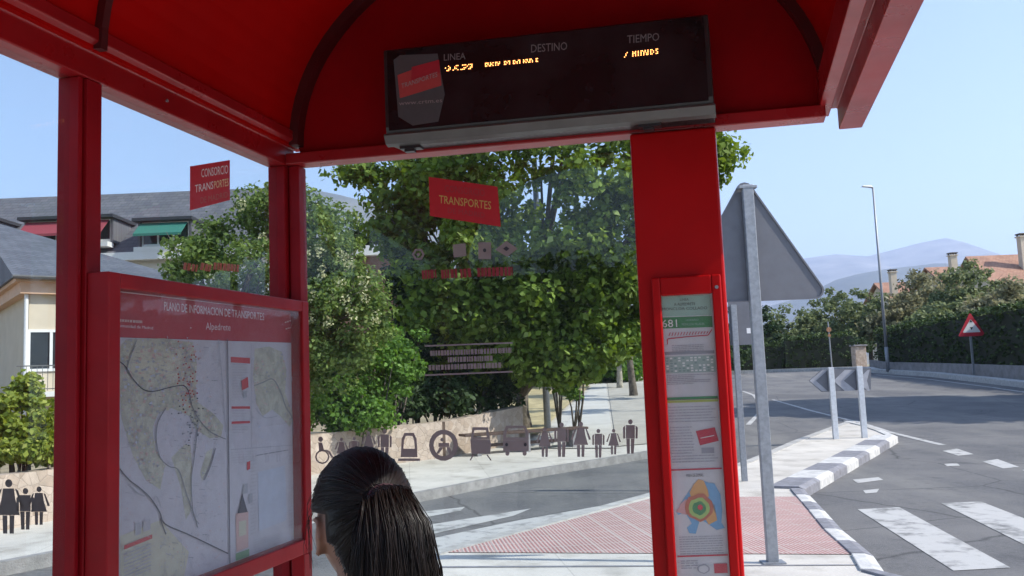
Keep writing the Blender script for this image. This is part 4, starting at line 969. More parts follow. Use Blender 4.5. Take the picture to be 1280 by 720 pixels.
# low grey wall in front of the hedge
M['greywall'] = mat('grey_rendered_wall', (.24,.23,.23), .9, var=.2, scale=2.5, bump=.4, bscale=12)
def wall(name, line, tops, th, m_, label, base_off=-.3):
    mb = MB()
    for i in range(len(line)-1):
        a, b = line[i], line[i+1]; d = (b-a); d.z = 0; d.normalize(); q = Vector((d.y, -d.x, 0))*th
        k = 4
        for j in range(k):
            p, r_ = a.lerp(b, j/k), a.lerp(b, (j+1)/k); h0 = tops[i]+(tops[i+1]-tops[i])*j/k; h1 = tops[i]+(tops[i+1]-tops[i])*(j+1)/k
            z0, z1 = terr(p.y), terr(r_.y)
            mb.hexa([(p.x, p.y, z0+base_off), (r_.x, r_.y, z1+base_off), (r_.x-q.x, r_.y-q.y, z1+base_off), (p.x-q.x, p.y-q.y, z0+base_off), (p.x, p.y, z0+h0), (r_.x, r_.y, z1+h1), (r_.x-q.x, r_.y-q.y, z1+h1), (p.x-q.x, p.y-q.y, z0+h0)])
    bm = bmesh.new(); me = mb.mesh('w', m_); bm.from_mesh(me); bmesh.ops.remove_doubles(bm, verts=bm.verts, dist=.001)
    # drop the inner walls between neighbouring blocks
    seen = {}
    for f in bm.faces: seen.setdefault(tuple(sorted(v.index for v in f.verts)), []).append(f)
    dead = [f for fs in seen.values() if len(fs) > 1 for f in fs]; bmesh.ops.delete(bm, geom=dead, context='FACES')
    bmesh.ops.recalc_face_normals(bm, faces=bm.faces); bm.to_mesh(me); bm.free(); me.name = name
    o = bpy.data.objects.new(name, me); link(o); tag(o, label, 'wall'); return o
wl = [Vector((p.x-1.15, p.y, 0)) for p in hl_]
wall('low_wall', wl, [.5,.55,.6,.7,.7], .2, M['greywall'], 'low grey rendered wall at the foot of the long hedge')
def stonewall_mat():
    mt = bpy.data.materials.new('rough_stone'); mt.use_nodes = True
    n = mt.node_tree.nodes; l = mt.node_tree.links; b = n['Principled BSDF']; tc = n.new('ShaderNodeTexCoord')
    vo = n.new('ShaderNodeTexVoronoi'); vo.inputs['Scale'].default_value = 7.5; vo.feature = 'F1'; vd = n.new('ShaderNodeTexVoronoi'); vd.inputs['Scale'].default_value = 7.5; vd.feature = 'DISTANCE_TO_EDGE'
    nz = n.new('ShaderNodeTexNoise'); nz.inputs['Scale'].default_value = 7; nz.inputs['Detail'].default_value = 9
    for t in (vo, vd, nz): l.new(tc.outputs['Object'], t.inputs['Vector'])
    cr = n.new('ShaderNodeValToRGB'); cr.color_ramp.elements[0].color = (.40,.31,.24,1); cr.color_ramp.elements[1].color = (.60,.50,.42,1)
    l.new(vo.outputs['Color'], cr.inputs[0]); c2 = n.new('ShaderNodeValToRGB'); c2.color_ramp.elements[0].position = .01; c2.color_ramp.elements[1].position = .05
    c2.color_ramp.elements[0].color = (.82,.82,.82,1); c2.color_ramp.elements[1].color = (1,1,1,1); l.new(vd.outputs['Distance'], c2.inputs[0])
    c3 = n.new('ShaderNodeValToRGB'); c3.color_ramp.elements[0].color = (.55,.55,.55,1); c3.color_ramp.elements[1].color = (1.15,1.12,1.1,1); l.new(nz.outputs[0], c3.inputs[0])
    m1 = n.new('ShaderNodeMix'); m1.data_type = 'RGBA'; m1.blend_type = 'MULTIPLY'; m1.inputs[0].default_value = 1; l.new(cr.outputs[0], m1.inputs[6]); l.new(c2.outputs[0], m1.inputs[7])
    m2 = n.new('ShaderNodeMix'); m2.data_type = 'RGBA'; m2.blend_type = 'MULTIPLY'; m2.inputs[0].default_value = 1; l.new(m1.outputs[2], m2.inputs[6]); l.new(c3.outputs[0], m2.inputs[7])
    l.new(m2.outputs[2], b.inputs['Base Color']); b.inputs['Roughness'].default_value = .9
    bp = n.new('ShaderNodeBump'); bp.inputs['Strength'].default_value = .7; bp.inputs['Distance'].default_value = .03; l.new(c2.outputs[0], bp.inputs['Height']); l.new(bp.outputs[0], b.inputs['Normal']); return mt
M['stone'] = stonewall_mat()
tops = []
for p, (x, y) in zip(wall_line, ((-60,598),(20,590),(200,566),(400,541),(544,527),(642,508))): tops.append(max(.5, atY(x, y, p.y).z-terr(p.y)))
wall('stone_wall', wall_line, tops, -.28, M['stone'], 'low pale stone wall along the far pavement under the ivy')

# ------------------------------------------------------------------ houses
M['cream'] = mat('cream_render', (.56,.48,.37), .85, var=.06, scale=1.5, bump=.2); M['peach'] = mat('peach_cornice', (.62,.40,.27), .8, var=.06, scale=2)
def tiles(name, c1, c2, sc_=6, rot=0, rows=True):
    mt = bpy.data.materials.new(name); mt.use_nodes = True
    n = mt.node_tree.nodes; l = mt.node_tree.links; b = n['Principled BSDF']; tc = n.new('ShaderNodeTexCoord'); mp = n.new('ShaderNodeMapping'); mp.inputs['Rotation'].default_value = (0, 0, rot)
    l.new(tc.outputs['Object'], mp.inputs[0]); br = n.new('ShaderNodeTexBrick'); br.inputs['Scale'].default_value = sc_; br.inputs['Color1'].default_value = (*c1, 1); br.inputs['Color2'].default_value = (*c2, 1)
    br.inputs['Mortar'].default_value = (*[c*.55 for c in c1], 1); br.inputs['Mortar Size'].default_value = .03; br.inputs['Brick Width'].default_value = .9; br.inputs['Row Height'].default_value = .6
    l.new(mp.outputs[0], br.inputs[0]); nz = n.new('ShaderNodeTexNoise'); nz.inputs['Scale'].default_value = .9; nz.inputs['Detail'].default_value = 9; l.new(tc.outputs['Object'], nz.inputs[0])
    mr = n.new('ShaderNodeMapRange'); mr.inputs[3].default_value = .65; mr.inputs[4].default_value = 1.35; l.new(nz.outputs[0], mr.inputs[0])
    hv = n.new('ShaderNodeHueSaturation'); l.new(mr.outputs[0], hv.inputs['Value']); l.new(br.outputs[0], hv.inputs['Color']); l.new(hv.outputs[0], b.inputs['Base Color']); b.inputs['Roughness'].default_value = .7
    bp = n.new('ShaderNodeBump'); bp.inputs['Strength'].default_value = .4; bp.inputs['Distance'].default_value = .03; l.new(br.outputs['Fac'], bp.inputs['Height']); bp.invert = True; l.new(bp.outputs[0], b.inputs['Normal']); return mt
M['slate'] = tiles('slate_roof', (.085,.09,.108), (.12,.125,.145), 3); M['slate2'] = tiles('dark_slate_roof', (.10,.10,.115), (.14,.135,.145), 2.4)
M['terracotta'] = tiles('terracotta_roof', (.30,.15,.095), (.38,.21,.14), 3)
M['winglass'] = mat('window_glass', (.03,.035,.04), .08, var=.3, scale=1); M['frame'] = flat('white_frame', (.72,.72,.72), .4)
M['brick'] = tiles('brick_wall', (.28,.15,.11), (.34,.19,.14), 5); M['whitewall'] = mat('white_wall', (.66,.65,.63), .8, var=.05, scale=1)
# cream house, one corner towards us
Cn = atY(20, 345, 22.0); ze = Cn.z; En = atY(222, 351, 24.4); En.z = ze
dv = (En-Cn); dv.z = 0; Lf = 4.4; dv.normalize(); nv_ = Vector((-dv.y, dv.x, 0))
Wl = 13
h1 = empty('cream_house', (Cn.x, Cn.y, terr(22)), 'cream rendered house with grey hipped slate roof behind the vine', 'house')
def HB(x0, x1, y0, y1, z0, z1, mb): mb.box(x0, x1, y0, y1, z0, z1, 0, lambda a, b, z: Vector((Cn.x, Cn.y, 0))+dv*a+nv_*b+Vector((0, 0, z)))
HP = lambda a, b, z: Vector((Cn.x, Cn.y, 0))+dv*a+nv_*b+Vector((0, 0, z))
mb = MB(); HB(.35, Lf-.35, .35, Wl-.35, 0, ze-.42, mb); build_in(mb, 'wall', M['cream'], h1)
mb = MB(); HB(.12, Lf-.12, .12, Wl-.12, ze-.42, ze-.12, mb); HB(.0, Lf, .0, Wl, ze-.12, ze-.03, mb); build_in(mb, 'cornice', M['peach'], h1)
mb = MB(); e = .08; rh = 3.0
rc = [HP(-e,-e,ze), HP(Lf+e,-e,ze), HP(Lf+e,Wl+e,ze), HP(-e,Wl+e,ze)]; rr = [HP(-.1,8.6,ze+rh), HP(1.2,10.8,ze+rh)]
lo = [p-Vector((0,0,.028)) for p in rc]
mb.poly([rc[0],rc[1],rr[0]]); mb.poly([rc[1],rc[2],rr[1]]); mb.poly([rc[1],rr[1],rr[0]]); mb.poly([rc[2],rc[3],rr[1]]); mb.poly([rc[3],rc[0],rr[0]]); mb.poly([rc[3],rr[0],rr[1]]); mb.poly(lo[::-1])
for i in range(4): mb.poly([lo[i], lo[(i+1)%4], rc[(i+1)%4], rc[i]])
build_in(mb, 'roof', M['slate'], h1)
def pane_on(mbf, mbg, a0, a1, z0, z1, b=.35, t=.07):
    HB(a0, a1, b-.05, b+.01, z0, z0+t, mbf); HB(a0, a1, b-.05, b+.01, z1-t, z1, mbf)
    HB(a0, a0+t, b-.05, b+.01, z0+t, z1-t, mbf); HB(a1-t, a1, b-.05, b+.01, z0+t, z1-t, mbf); HB((a0+a1)/2-t/2, (a0+a1)/2+t/2, b-.05, b+.01, z0+t, z1-t, mbf)
    HB(a0+t, a1-t, b-.02, b-.005, z0+t, z1-t, mbg)
def a_on(px, py):      # facade coordinate of a pixel on the front wall
    d = ray(px, py); p0 = HP(0, .35, 0); n_ = nv_; k = (p0-EYE).dot(n_)/d.dot(n_); p = EYE+d*k; return (p-p0).dot(dv), p.z
wa0, wz1 = a_on(34, 412); wa1, wz0 = a_on(66, 464)
for a0, a1 in ((wa0, wa0+1.1), (wa0+2.3, wa0+3.4)):
    f = MB(); g_ = MB(); pane_on(f, g_, a0, a1, wz0, wz1); fr = build_in(f, 'window', M['frame'], h1); build_in(g_, 'pane', M['winglass'], fr)
mb = MB(); p = HP(.28, .28, 0); mb.tube([Vector((p.x, p.y, 0)), Vector((p.x, p.y, ze-.43))], .05, 10); build_in(mb, 'downpipe', M['frame'], h1)
mb = MB(); mb.tube([HP(-.1,-.14,ze-.03), HP(Lf+.1,-.14,ze-.03)], .055, 8); build_in(mb, 'gutter', M['grey_alu'], h1)
# iron balcony rail between house and vine
mb = MB()
for k in range(26): mb.tube([HP(.1+k*.12, -.3, 1.7), HP(.1+k*.12, -.3, 2.32)], .008, 5)
mb.tube([HP(.0,-.3,2.33), HP(3.2,-.3,2.33)], .015, 6); mb.tube([HP(.0,-.3,1.75), HP(3.2,-.3,1.75)], .012, 6); build_in(mb, 'railing', flat('iron', (.12,.12,.12)), h1)
mb = MB(); HB(-.1, 3.3, -.35, .349, 1.55, 1.68, mb); build_in(mb, 'balcony_slab', M['whitewall'], h1)

# large slate roofed building with dormers
YB = 38
b2 = empty('slate_building', (atY(180, 490, YB).x, YB, terr(YB)), 'big building with dark slate mansard roof, red and green awnings', 'building')
def BP(px, py, Y=YB): return atY(px, py, Y)
zr = BP(180, 241, 43).z; zl = BP(180, 318, YB).z; xl, xr = -34, BP(352, 330).x
mb = MB(); A_ = [Vector((xl,YB-.3,zl)), Vector((xr,YB-.3,zl)), Vector((xr-1.2,YB+5,zr)), Vector((xl,YB+5,zr)), Vector((xl,YB+12,zl)), Vector((xr,YB+12,zl))]
mb.poly([A_[0],A_[1],A_[2],A_[3]]); mb.poly([A_[3],A_[2],A_[5],A_[4]]); mb.poly([A_[1],A_[5],A_[2]]); mb.poly([A_[0],A_[3],A_[4]]); mb.poly([A_[0],A_[4],A_[5],A_[1]])
build_in(mb, 'roof', M['slate2'], b2)
mb = MB(); mb.box(xl+.3, xr-.4, YB+.2, YB+11.5, 0, zl-.002); build_in(mb, 'wall', M['whitewall'], b2)
mb = MB(); mb.box(xl, xr, YB-.55, YB-.29, zl-.3, zl+.04); build_in(mb, 'eave_board', M['whitewall'], b2)
def dormer(x0, x1, yt, yb, awn, ylow):
    Yd = YB-.05; a = BP(x0, yt, Yd); b = BP(x1, yb, Yd); X0, X1, Z1, Zb = a.x, b.x, a.z, b.z
    mb = MB(); mb.box(X0-.25, X1+.25, Yd-.35, Yd+4, Z1, Z1+.14); rf = build_in(mb, 'dormer_roof', flat('dark_flashing', (.03,.03,.035)), b2)
    for xa in (X0-.12, X1): mb = MB(); mb.box(xa, xa+.12, Yd, Yd+3.6, Zb-.1, Z1-.002); build_in(mb, 'dormer_cheek', M['slate2'], b2)
    mb = MB(); t = .07; zz = Zb
    mb.box(X0+.002, X1-.002, Yd+.1, Yd+.2, zz-.12, zz+t); mb.box(X0+.002, X1-.002, Yd+.1, Yd+.2, Z1-t, Z1-.003)
    n_ = 3
    for k in range(n_+1): xx = X0+.002+(X1-X0-.004-t)*k/n_; mb.box(xx, xx+t, Yd+.101, Yd+.199, zz+t+.001, Z1-t-.001)
    wn = build_in(mb, 'window', M['frame'], b2)
    mb = MB(); mb.box(X0+.01, X1-.01, Yd+.14, Yd+.16, zz, Z1-.02); build_in(mb, 'pane', M['winglass'], wn)
    zl_ = BP(x0, ylow, Yd-.8).z
    mb = MB(); mb.hexa([(X0+.02, Yd-.85, zl_), (X1-.02, Yd-.85, zl_), (X1-.02, Yd-.1, Z1-.10), (X0+.02, Yd-.1, Z1-.10), (X0+.02, Yd-.85, zl_+.03), (X1-.02, Yd-.85, zl_+.03), (X1-.02, Yd-.1, Z1-.07), (X0+.02, Yd-.1, Z1-.07)])
    mb.box(X0+.02, X1-.02, Yd-.87, Yd-.852, zl_-.08, zl_+.03); build_in(mb, 'awning', awn, b2)
    mb = MB(); mb.box(X0-.1, X1+.1, Yd-.5, Yd+.09, Zb-.34, Zb-.125); build_in(mb, 'sill', M['whitewall'], b2)
dormer(34, 138, 277, 300, flat('red_awning', (.26,.04,.055), .8), 294); dormer(176, 236, 278, 305, flat('green_awning', (.03,.16,.12), .8), 293)
dormer(-110, -20, 276, 300, flat('red_awning_b', (.38,.06,.07), .8), 294)
# low white building behind the shrubs
YC = 44
b3 = empty('flat_building', (BP(470, 480, YC).x, YC, terr(YC)), 'low brick building with white flat roof edge between the two trees', 'building')
p0, p1 = BP(408, 321, YC), BP(505, 306, YC); pz = BP(460, 338, YC).z
mb = MB(); mb.box(p0.x, p1.x+.6, YC+.4, YC+8, 0, p0.z); build_in(mb, 'wall', M['brick'], b3)
mb = MB(); mb.box(p0.x-.3, p1.x+.9, YC, YC+8.4, p0.z+.002, p1.z+.05); build_in(mb, 'roof', M['whitewall'], b3)
for k in range(2):
    x = p0.x+.9+k*2.2; f = MB(); f.box(x, x+1.1, YC+.34, YC+.399, p0.z-1.9, p0.z-.7); fo = build_in(f, 'window', M['frame'], b3); g_ = MB(); g_.box(x+.08, x+1.02, YC+.32, YC+.339, p0.z-1.82, p0.z-.78); build_in(g_, 'pane', M['winglass'], fo)
c = PX(462, 292, 62); tree('umbrella_pine', (c[0], 62, 1.2), [(c, (1.6, 1.4, .8)), ((c[0]+1.3, 62, c[2]+.2), (1.0, 1.0, .7)), ((c[0]-1, 62, c[2]-.7), (1.0, 1.0, .5))], 30, .4, 50, .28, 'dark', 'dark umbrella pine rising behind the flat white roof', trunk=.15, seed=91, group='umbrella pines')
c = PX(500, 296, 60); tree('umbrella_pine', (c[0], 60, 1.2), [(c, (1.4, 1.4, .9)), ((c[0]+.3, 60, c[2]-1.2), (1.6, 1.2, .8))], 30, .4, 50, .28, 'dark', 'second dark pine just right, half behind the big tree', trunk=.15, seed=92, group='umbrella pines')
# terracotta roofed houses on the right
def gable_house(px0, px1, Y, yeave, yridge, label, depth=7, chim=()):
    a = atY(px0, yeave, Y); b = atY(px1, yeave, Y); ze_ = (a.z+b.z)/2; zr_ = atY((px0+px1)/2, yridge, Y+depth/2).z; X0, X1 = a.x, b.x
    h = empty('terracotta_house', ((X0+X1)/2, Y, 1.2), label, 'house', 'terracotta roofed houses')
    mb = MB(); mb.box(X0+.4, X1-.4, Y+.4, Y+depth-.4, 1, ze_-.001); build_in(mb, 'wall', M['cream'], h)
    mb = MB(); t = .18
    mb.extrude([(Y-.1, ze_), (Y+depth/2, zr_), (Y+depth+.1, ze_), (Y+depth+.1, ze_+t), (Y+depth/2, zr_+t), (Y-.1, ze_+t)], lambda y, z: Vector((X0, y, z)), lambda y, z: Vector((X1, y, z))); rf = build_in(mb, 'roof', M['terracotta'], h)
    mb = MB(); mb.extrude([(Y+.4, ze_), (Y+depth/2, zr_-.15), (Y+depth-.4, ze_)], lambda y, z: Vector((X0+.42, y, z)), lambda y, z: Vector((X1-.42, y, z))); build_in(mb, 'gable_wall', M['cream'], h)
    for k in range(2):
        xx = X0+(X1-X0)*(.28+.4*k); f = MB(); f.box(xx, xx+1, Y+.33, Y+.399, ze_-1.8, ze_-.5); fo = build_in(f, 'window', M['frame'], h); g_ = MB(); g_.box(xx+.08, xx+.92, Y+.31, Y+.329, ze_-1.72, ze_-.58); build_in(g_, 'pane', M['winglass'], fo)
    for (px, yt, yb, Yc) in chim:
        c = atY(px, yt, Yc); zb_ = atY(px, yb, Yc).z-1.5; mb = MB(); w_ = .33
        mb.box(c.x-w_, c.x+w_, Yc-w_, Yc+w_, zb_, c.z-.35); mb.box(c.x-w_-.1, c.x+w_+.1, Yc-w_-.1, Yc+w_+.1, c.z-.349, c.z-.24)
        ch = build_in(mb, 'chimney', M['cream'], rf)
        mb = MB()
        for sx_ in (-1, 1):
            for sy_ in (-1, 1): mb.box(c.x+sx_*w_*.8-.06, c.x+sx_*w_*.8+.06, Yc+sy_*w_*.8-.06, Yc+sy_*w_*.8+.06, c.z-.239, c.z-.101)
        mb.box(c.x-w_-.08, c.x+w_+.08, Yc-w_-.08, Yc+w_+.08, c.z-.1, c.z); build_in(mb, 'chimney_cap', M['bark'], rf)
gable_house(1240, 1420, 76, 354, 318, 'nearest house with broad terracotta tile roof at the right edge', 8, [(1277,292,322,78)])
gable_house(1177, 1208, 92, 354, 335, 'farther terracotta roofed house with one chimney right of the lamp', 7, [(1190,316,340,92.5)])
gable_house(1110, 1150, 98, 374, 354, 'farthest terracotta roofed house with chimney beside the lamp post', 7, [(1115,337,368,98.5)])

# ------------------------------------------------------------------ signs, lamp and posts
def ipost(mb, p, h, w_=.08, d_=.05): mb.box(p.x-w_/2, p.x+w_/2, p.y-d_/2, p.y+d_/2, p.z-.05, p.z+h)
# large warning sign seen from behind
bs = G(966, 704); Ys = bs.y
sg = empty('warning_sign', bs, 'large triangular warning sign seen from its grey back, on a steel post', 'road sign')
ztop = atY(937, 223, Ys).z; zbt = atY(945, 376, Ys).z; xc = bs.x-.012
mb = MB(); mb.box(bs.x-.045, bs.x+.045, Ys-.03, Ys+.03, -.02, ztop-.055); build_in(mb, 'post', M['galv'], sg, bevel=.006)
mb = MB(); mb.box(bs.x-.09, bs.x+.09, Ys-.07, Ys+.07, .001, .012); build_in(mb, 'base_plate', M['galv'], sg)
def rtri(cx, z0, z1, hw, r=.07, n=6):
    P_ = [Vector((cx-hw, z0)), Vector((cx+hw, z0)), Vector((cx, z1))]; cen = sum(P_, Vector((0, 0)))/3; out = []
    for i, p in enumerate(P_):
        a = (P_[i-1]-p).normalized(); b = (P_[(i+1) % 3]-p).normalized(); half = math.acos(a.dot(b))/2; c = p+(a+b).normalized()*r/math.sin(half)
        n0 = Vector((-a.y, a.x)); n1 = Vector((b.y, -b.x))
        if (p-cen).dot(n0) < 0: n0 = -n0
        if (p-cen).dot(n1) < 0: n1 = -n1
        for k in range(n+1): v = (n0*(1-k/n)+n1*(k/n)).normalized(); out.append(c+v*r)
    return out
tri = rtri(xc, zbt, ztop+.04, .655)
mb = MB(); mb.extrude([(p.x, p.y) for p in tri], lambda x, z: Vector((x, Ys+.045, z)), lambda x, z: Vector((x, Ys+.05, z))); build_in(mb, 'plate', M['signback'], sg)
mb = MB(); tri_i = rtri(xc, zbt+.012, ztop+.012, .632, .06); 
for i in range(len(tri)):
    j = (i+1) % len(tri); mb.hexa([(tri[i].x, Ys+.034, tri[i].y), (tri[j].x, Ys+.034, tri[j].y), (tri_i[j].x, Ys+.034, tri_i[j].y), (tri_i[i].x, Ys+.034, tri_i[i].y), (tri[i].x, Ys+.0445, tri[i].y), (tri[j].x, Ys+.0445, tri[j].y), (tri_i[j].x, Ys+.0445, tri_i[j].y), (tri_i[i].x, Ys+.0445, tri_i[i].y)])
build_in(mb, 'rim', M['signback'], sg)
t_in = rtri(xc, zbt+.13, ztop-.19, .45, .04)
mb = MB(); mb.extrude([(p.x, p.y) for p in tri], lambda x, z: Vector((x, Ys+.0505, z)), lambda x, z: Vector((x, Ys+.052, z))); build_in(mb, 'red_face', D_RED, sg)
mb = MB(); mb.extrude([(p.x, p.y) for p in t_in], lambda x, z: Vector((x, Ys+.0525, z)), lambda x, z: Vector((x, Ys+.054, z))); build_in(mb, 'white_face', D_WHITE, sg)
for z in (ztop-.075,):
    hw = .075 if z > 2.5 else .10
    mb = MB(); mb.box(bs.x-hw, bs.x+hw, Ys-.034, Ys+.0335, z-.012, z+.012); build_in(mb, 'clamp', M['galv'], sg, bevel=.003)
# second sign further on
b4 = G(931, 602); z1_ = atY(918, 381, b4.y).z
s2 = empty('plate_sign', b4, 'grey rectangular plate on a thin post behind the big triangle', 'road sign')
mb = MB(); ipost(mb, b4, z1_-b4.z, .08, .05); build_in(mb, 'post', M['galv'], s2, bevel=.005)
pz0, pz1 = atY(930, 431, b4.y).z, atY(930, 362, b4.y).z; px0, px1 = atY(912, 400, b4.y).x, atY(949, 400, b4.y).x
mb = MB(); mb.box(px0, px1, b4.y+.03, b4.y+.036, pz0, pz1); build_in(mb, 'plate', M['signback'], s2, bevel=.002)
mb = MB(); p = atY(938, 413, b4.y); mb.box(p.x-.045, p.x+.035, b4.y+.0265, b4.y+.0295, p.z-.04, p.z+.035); build_in(mb, 'label', D_WHITE, s2)
# chevron board
c1_, c2_ = G(1045, 549), G(1081, 549); c2_.y = c1_.y; c2_.x = atY(1081, 549, c1_.y).x; Yc = c1_.y
cb = empty('chevron_board', ((c1_.x+c2_.x)/2, Yc, c1_.z), 'low grey chevron board on two pale posts at the island tip', 'road sign')
ch_t = atY(1040, 459, Yc).z
for p in (c1_, c2_):
    mb = MB(); mb.box(p.x-.055, p.x+.055, Yc-.035, Yc+.035, p.z-.03, ch_t); build_in(mb, 'post', mat('pale_post', (.55,.57,.60), .5, var=.1, scale=20, metal=.2), cb, bevel=.006)
BW = lambda px, py: (atY(px, py, Yc).x, atY(px, py, Yc).z)
pts = [BW(1012,476), BW(1028,462), BW(1090,460), BW(1090,487), BW(1028,490)]
mb = MB(); mb.extrude(pts, lambda x, z: Vector((x, Yc+.055, z)), lambda x, z: Vector((x, Yc+.0575, z))); build_in(mb, 'board', M['signback'], cb)
mb = MB()
for off in (0, 29, 58):
    q = [(1013+off,476),(1029+off,462.5),(1036+off,462.3),(1021+off,476),(1036+off,489),(1028.5+off,489)] if off == 0 else [(1014+off,476),(1028+off,462.5),(1042+off,462),(1027+off,476),(1042+off,488),(1028+off,488.5)]
    q = [(min(x, 1088.5), y) for x, y in q]
    mb.extrude([BW(*p) for p in q], lambda x, z: Vector((x, Yc+.050, z)), lambda x, z: Vector((x, Yc+.054, z)))
build_in(mb, 'chevrons', mat('chevron_pale', (.34,.34,.37), .5, var=.12), cb)
# street lamp
bl_ = G(1110, 461.5); bl_.y = 50; bl_.x = atY(1110, 461, 50).x; bl_.z = terr(50)
sl = empty('street_lamp', bl_, 'tall thin grey street lamp with short arm on the right kerb', 'street lamp')
tp = atY(1091, 234, 50); tp.x = bl_.x; tp.y = 50
lx = atY(1091, 234, 50).x
mb = MB(); mb.tube([bl_, Vector((bl_.x, 50, bl_.z+1.4))], .105, 12); mb.tube([Vector((bl_.x, 50, bl_.z+1.4)), Vector(((bl_.x+lx)/2, 50, (bl_.z+tp.z)/2)), Vector((lx, 50, tp.z))], [.085, .07, .05], 10); build_in(mb, 'pole', M['galv'], sl, smooth=True)
hd = atY(1077, 231.5, 50)
mb = MB(); mb.tube([Vector((lx+.02, 50, tp.z-.05)), Vector((lx-.25, 50, tp.z+.02))], .04, 8); build_in(mb, 'arm', M['galv'], sl)
mb = MB(); x0, x1, z_ = hd.x, lx-.02, tp.z+.03
mb.hexa([(x0,49.86,z_+.02),(x1,49.88,z_-.06),(x1,50.12,z_-.06),(x0,50.14,z_+.02),(x0+.06,49.9,z_+.09),(x1-.1,49.92,z_+.09),(x1-.1,50.08,z_+.09),(x0+.06,50.1,z_+.09)]); build_in(mb, 'lamp_head', mat('lamp_grey', (.6,.6,.6), .4), sl, bevel=.02)
# red bordered warning sign in front of the hedge
Yw = 40.0; pw = atY(1216, 452, Yw); 
ws = empty('warning_sign', (pw.x, Yw, terr(Yw)), 'small red and white triangular warning sign in front of the hedge', 'road sign')
mb = MB(); mb.box(pw.x-.045, pw.x+.045, Yw-.03, Yw+.03, terr(Yw), atY(1214, 400, Yw).z); build_in(mb, 'post', M['galv'], ws)
a, b, c = atY(1197, 421, Yw), atY(1232, 420, Yw), atY(1213.5, 390.5, Yw); cx0 = (a.x+b.x)/2; hw = (b.x-a.x)/2
T_o = rtri(cx0, a.z, c.z, hw, .05); T_i = rtri(cx0, a.z+.17, c.z-.30, hw*.66, .03)
mb = MB(); mb.extrude([(p.x, p.y) for p in T_o], lambda x, z: Vector((x, Yw-.045, z)), lambda x, z: Vector((x, Yw-.032, z))); build_in(mb, 'red_border', flat('sign_red', (.50,.02,.04)), ws)
mb = MB(); mb.extrude([(p.x, p.y) for p in T_i], lambda x, z: Vector((x, Yw-.05, z)), lambda x, z: Vector((x, Yw-.0455, z))); build_in(mb, 'white_face', D_WHITE, ws)
zc = a.z+.17
for up in (1, 0):
    zz = zc+(.46 if up else .14)
    q = [(cx0-.075, zz), (cx0+.075, zz), (cx0, zz+.13)] if up else [(cx0-.075, zz+.1), (cx0, zz-.03), (cx0+.075, zz+.1)]
    mb = MB(); mb.extrude(q, lambda x, z: Vector((x, Yw-.053, z)), lambda x, z: Vector((x, Yw-.0505, z))); build_in(mb, 'symbol', D_INK, ws)
# thin post with a rusty disc, stone pillar
Yp = 60.8; pb = atY(1040, 458, Yp); zt_ = atY(1038, 402, Yp).z
rp = empty('rusty_sign', (pb.x, Yp, terr(Yp)), 'thin post with small rusty orange sign in front of the short hedge', 'road sign')
mb = MB(); mb.tube([Vector((pb.x, Yp, terr(Yp)-.2)), Vector((pb.x-.05, Yp, zt_))], .05, 8); build_in(mb, 'post', M['galv'], rp)
mb = MB(); cz = atY(1038, 412, Yp).z
mb.tube([Vector((pb.x-.05, Yp-.06, cz)), Vector((pb.x-.05, Yp-.09, cz))], .17, 20); mb.tube([Vector((pb.x-.05, Yp-.06, cz-.4)), Vector((pb.x-.05, Yp-.09, cz-.4))], .11, 16); build_in(mb, 'disc', mat('rust', (.34,.17,.09), .8, var=.3, scale=9), rp)
Yg = 57.5; pg = atY(1075, 462, Yg); zt_ = atY(1074, 431, Yg).z
gp = empty('stone_pillar', (pg.x, Yg, terr(Yg)), 'squat stone gate pillar with dark creeper on top between the hedges', 'pillar')
mb = MB(); mb.box(pg.x-.36, pg.x+.36, Yg-.36, Yg+.36, terr(Yg)-.3, zt_-.1); build_in(mb, 'shaft', M['stone'], gp, bevel=.03)
mb = MB(); mb.box(pg.x-.44, pg.x+.44, Yg-.44, Yg+.44, zt_-.099, zt_); build_in(mb, 'cap', M['greywall'], gp, bevel=.02)
leaves('creeper', np.array([(pg.x-.2, Yg, zt_+.2), (pg.x+.25, Yg, zt_+.15), (pg.x+.7, Yg+.2, zt_-.2)]), np.full((3, 3), .4), 160, .16, L['dark'], gp)
# grey pole by the big tree, and the bench
pb = G(685, 541); gp2 = empty('grey_pole', pb, 'straight grey metal pole right of the big tree trunk', 'pole')
mb = MB(); mb.tube([pb-Vector((0,0,.05)), pb+Vector((-.05, 0, 6.8))], [.085, .07], 12); build_in(mb, 'shaft', M['galv'], gp2, smooth=True)
mb = MB(); mb.tube([pb, pb+Vector((0, 0, .06))], .14, 12); build_in(mb, 'base_collar', M['galv'], gp2)
wood = mat('bench_wood', (.075,.045,.035), .7, var=.3, scale=9)
bc = G(668, 566); bn0, bn1 = G(588, 574), G(744, 560)
dl = (bn1-bn0); dl.z = 0; Lb = dl.length; dl.normalize(); nb_ = Vector((-dl.y, dl.x, 0))
bench = empty('park_bench', bc, 'long low dark wooden bench on the far pavement by the tree trunk', 'bench')
BT = lambda x, y, z: bn0+dl*x+nb_*(y+.25)+Vector((0, 0, z))
for k in range(3):
    mb = MB(); mb.box(0, Lb, k*.14, k*.14+.11, .40, .445, 0, BT); build_in(mb, 'seat_slat', wood, bench, bevel=.005)
for x in (.25, Lb/2-.05, Lb-.35):
    mb = MB(); mb.box(x, x+.09, .03, .36, 0, .399, 0, BT); build_in(mb, 'leg', M['greywall'], bench)
mb = MB(); mb.box(.36, Lb-.37, .16, .22, .17, .23, 0, BT); build_in(mb, 'lower_rail', wood, bench)

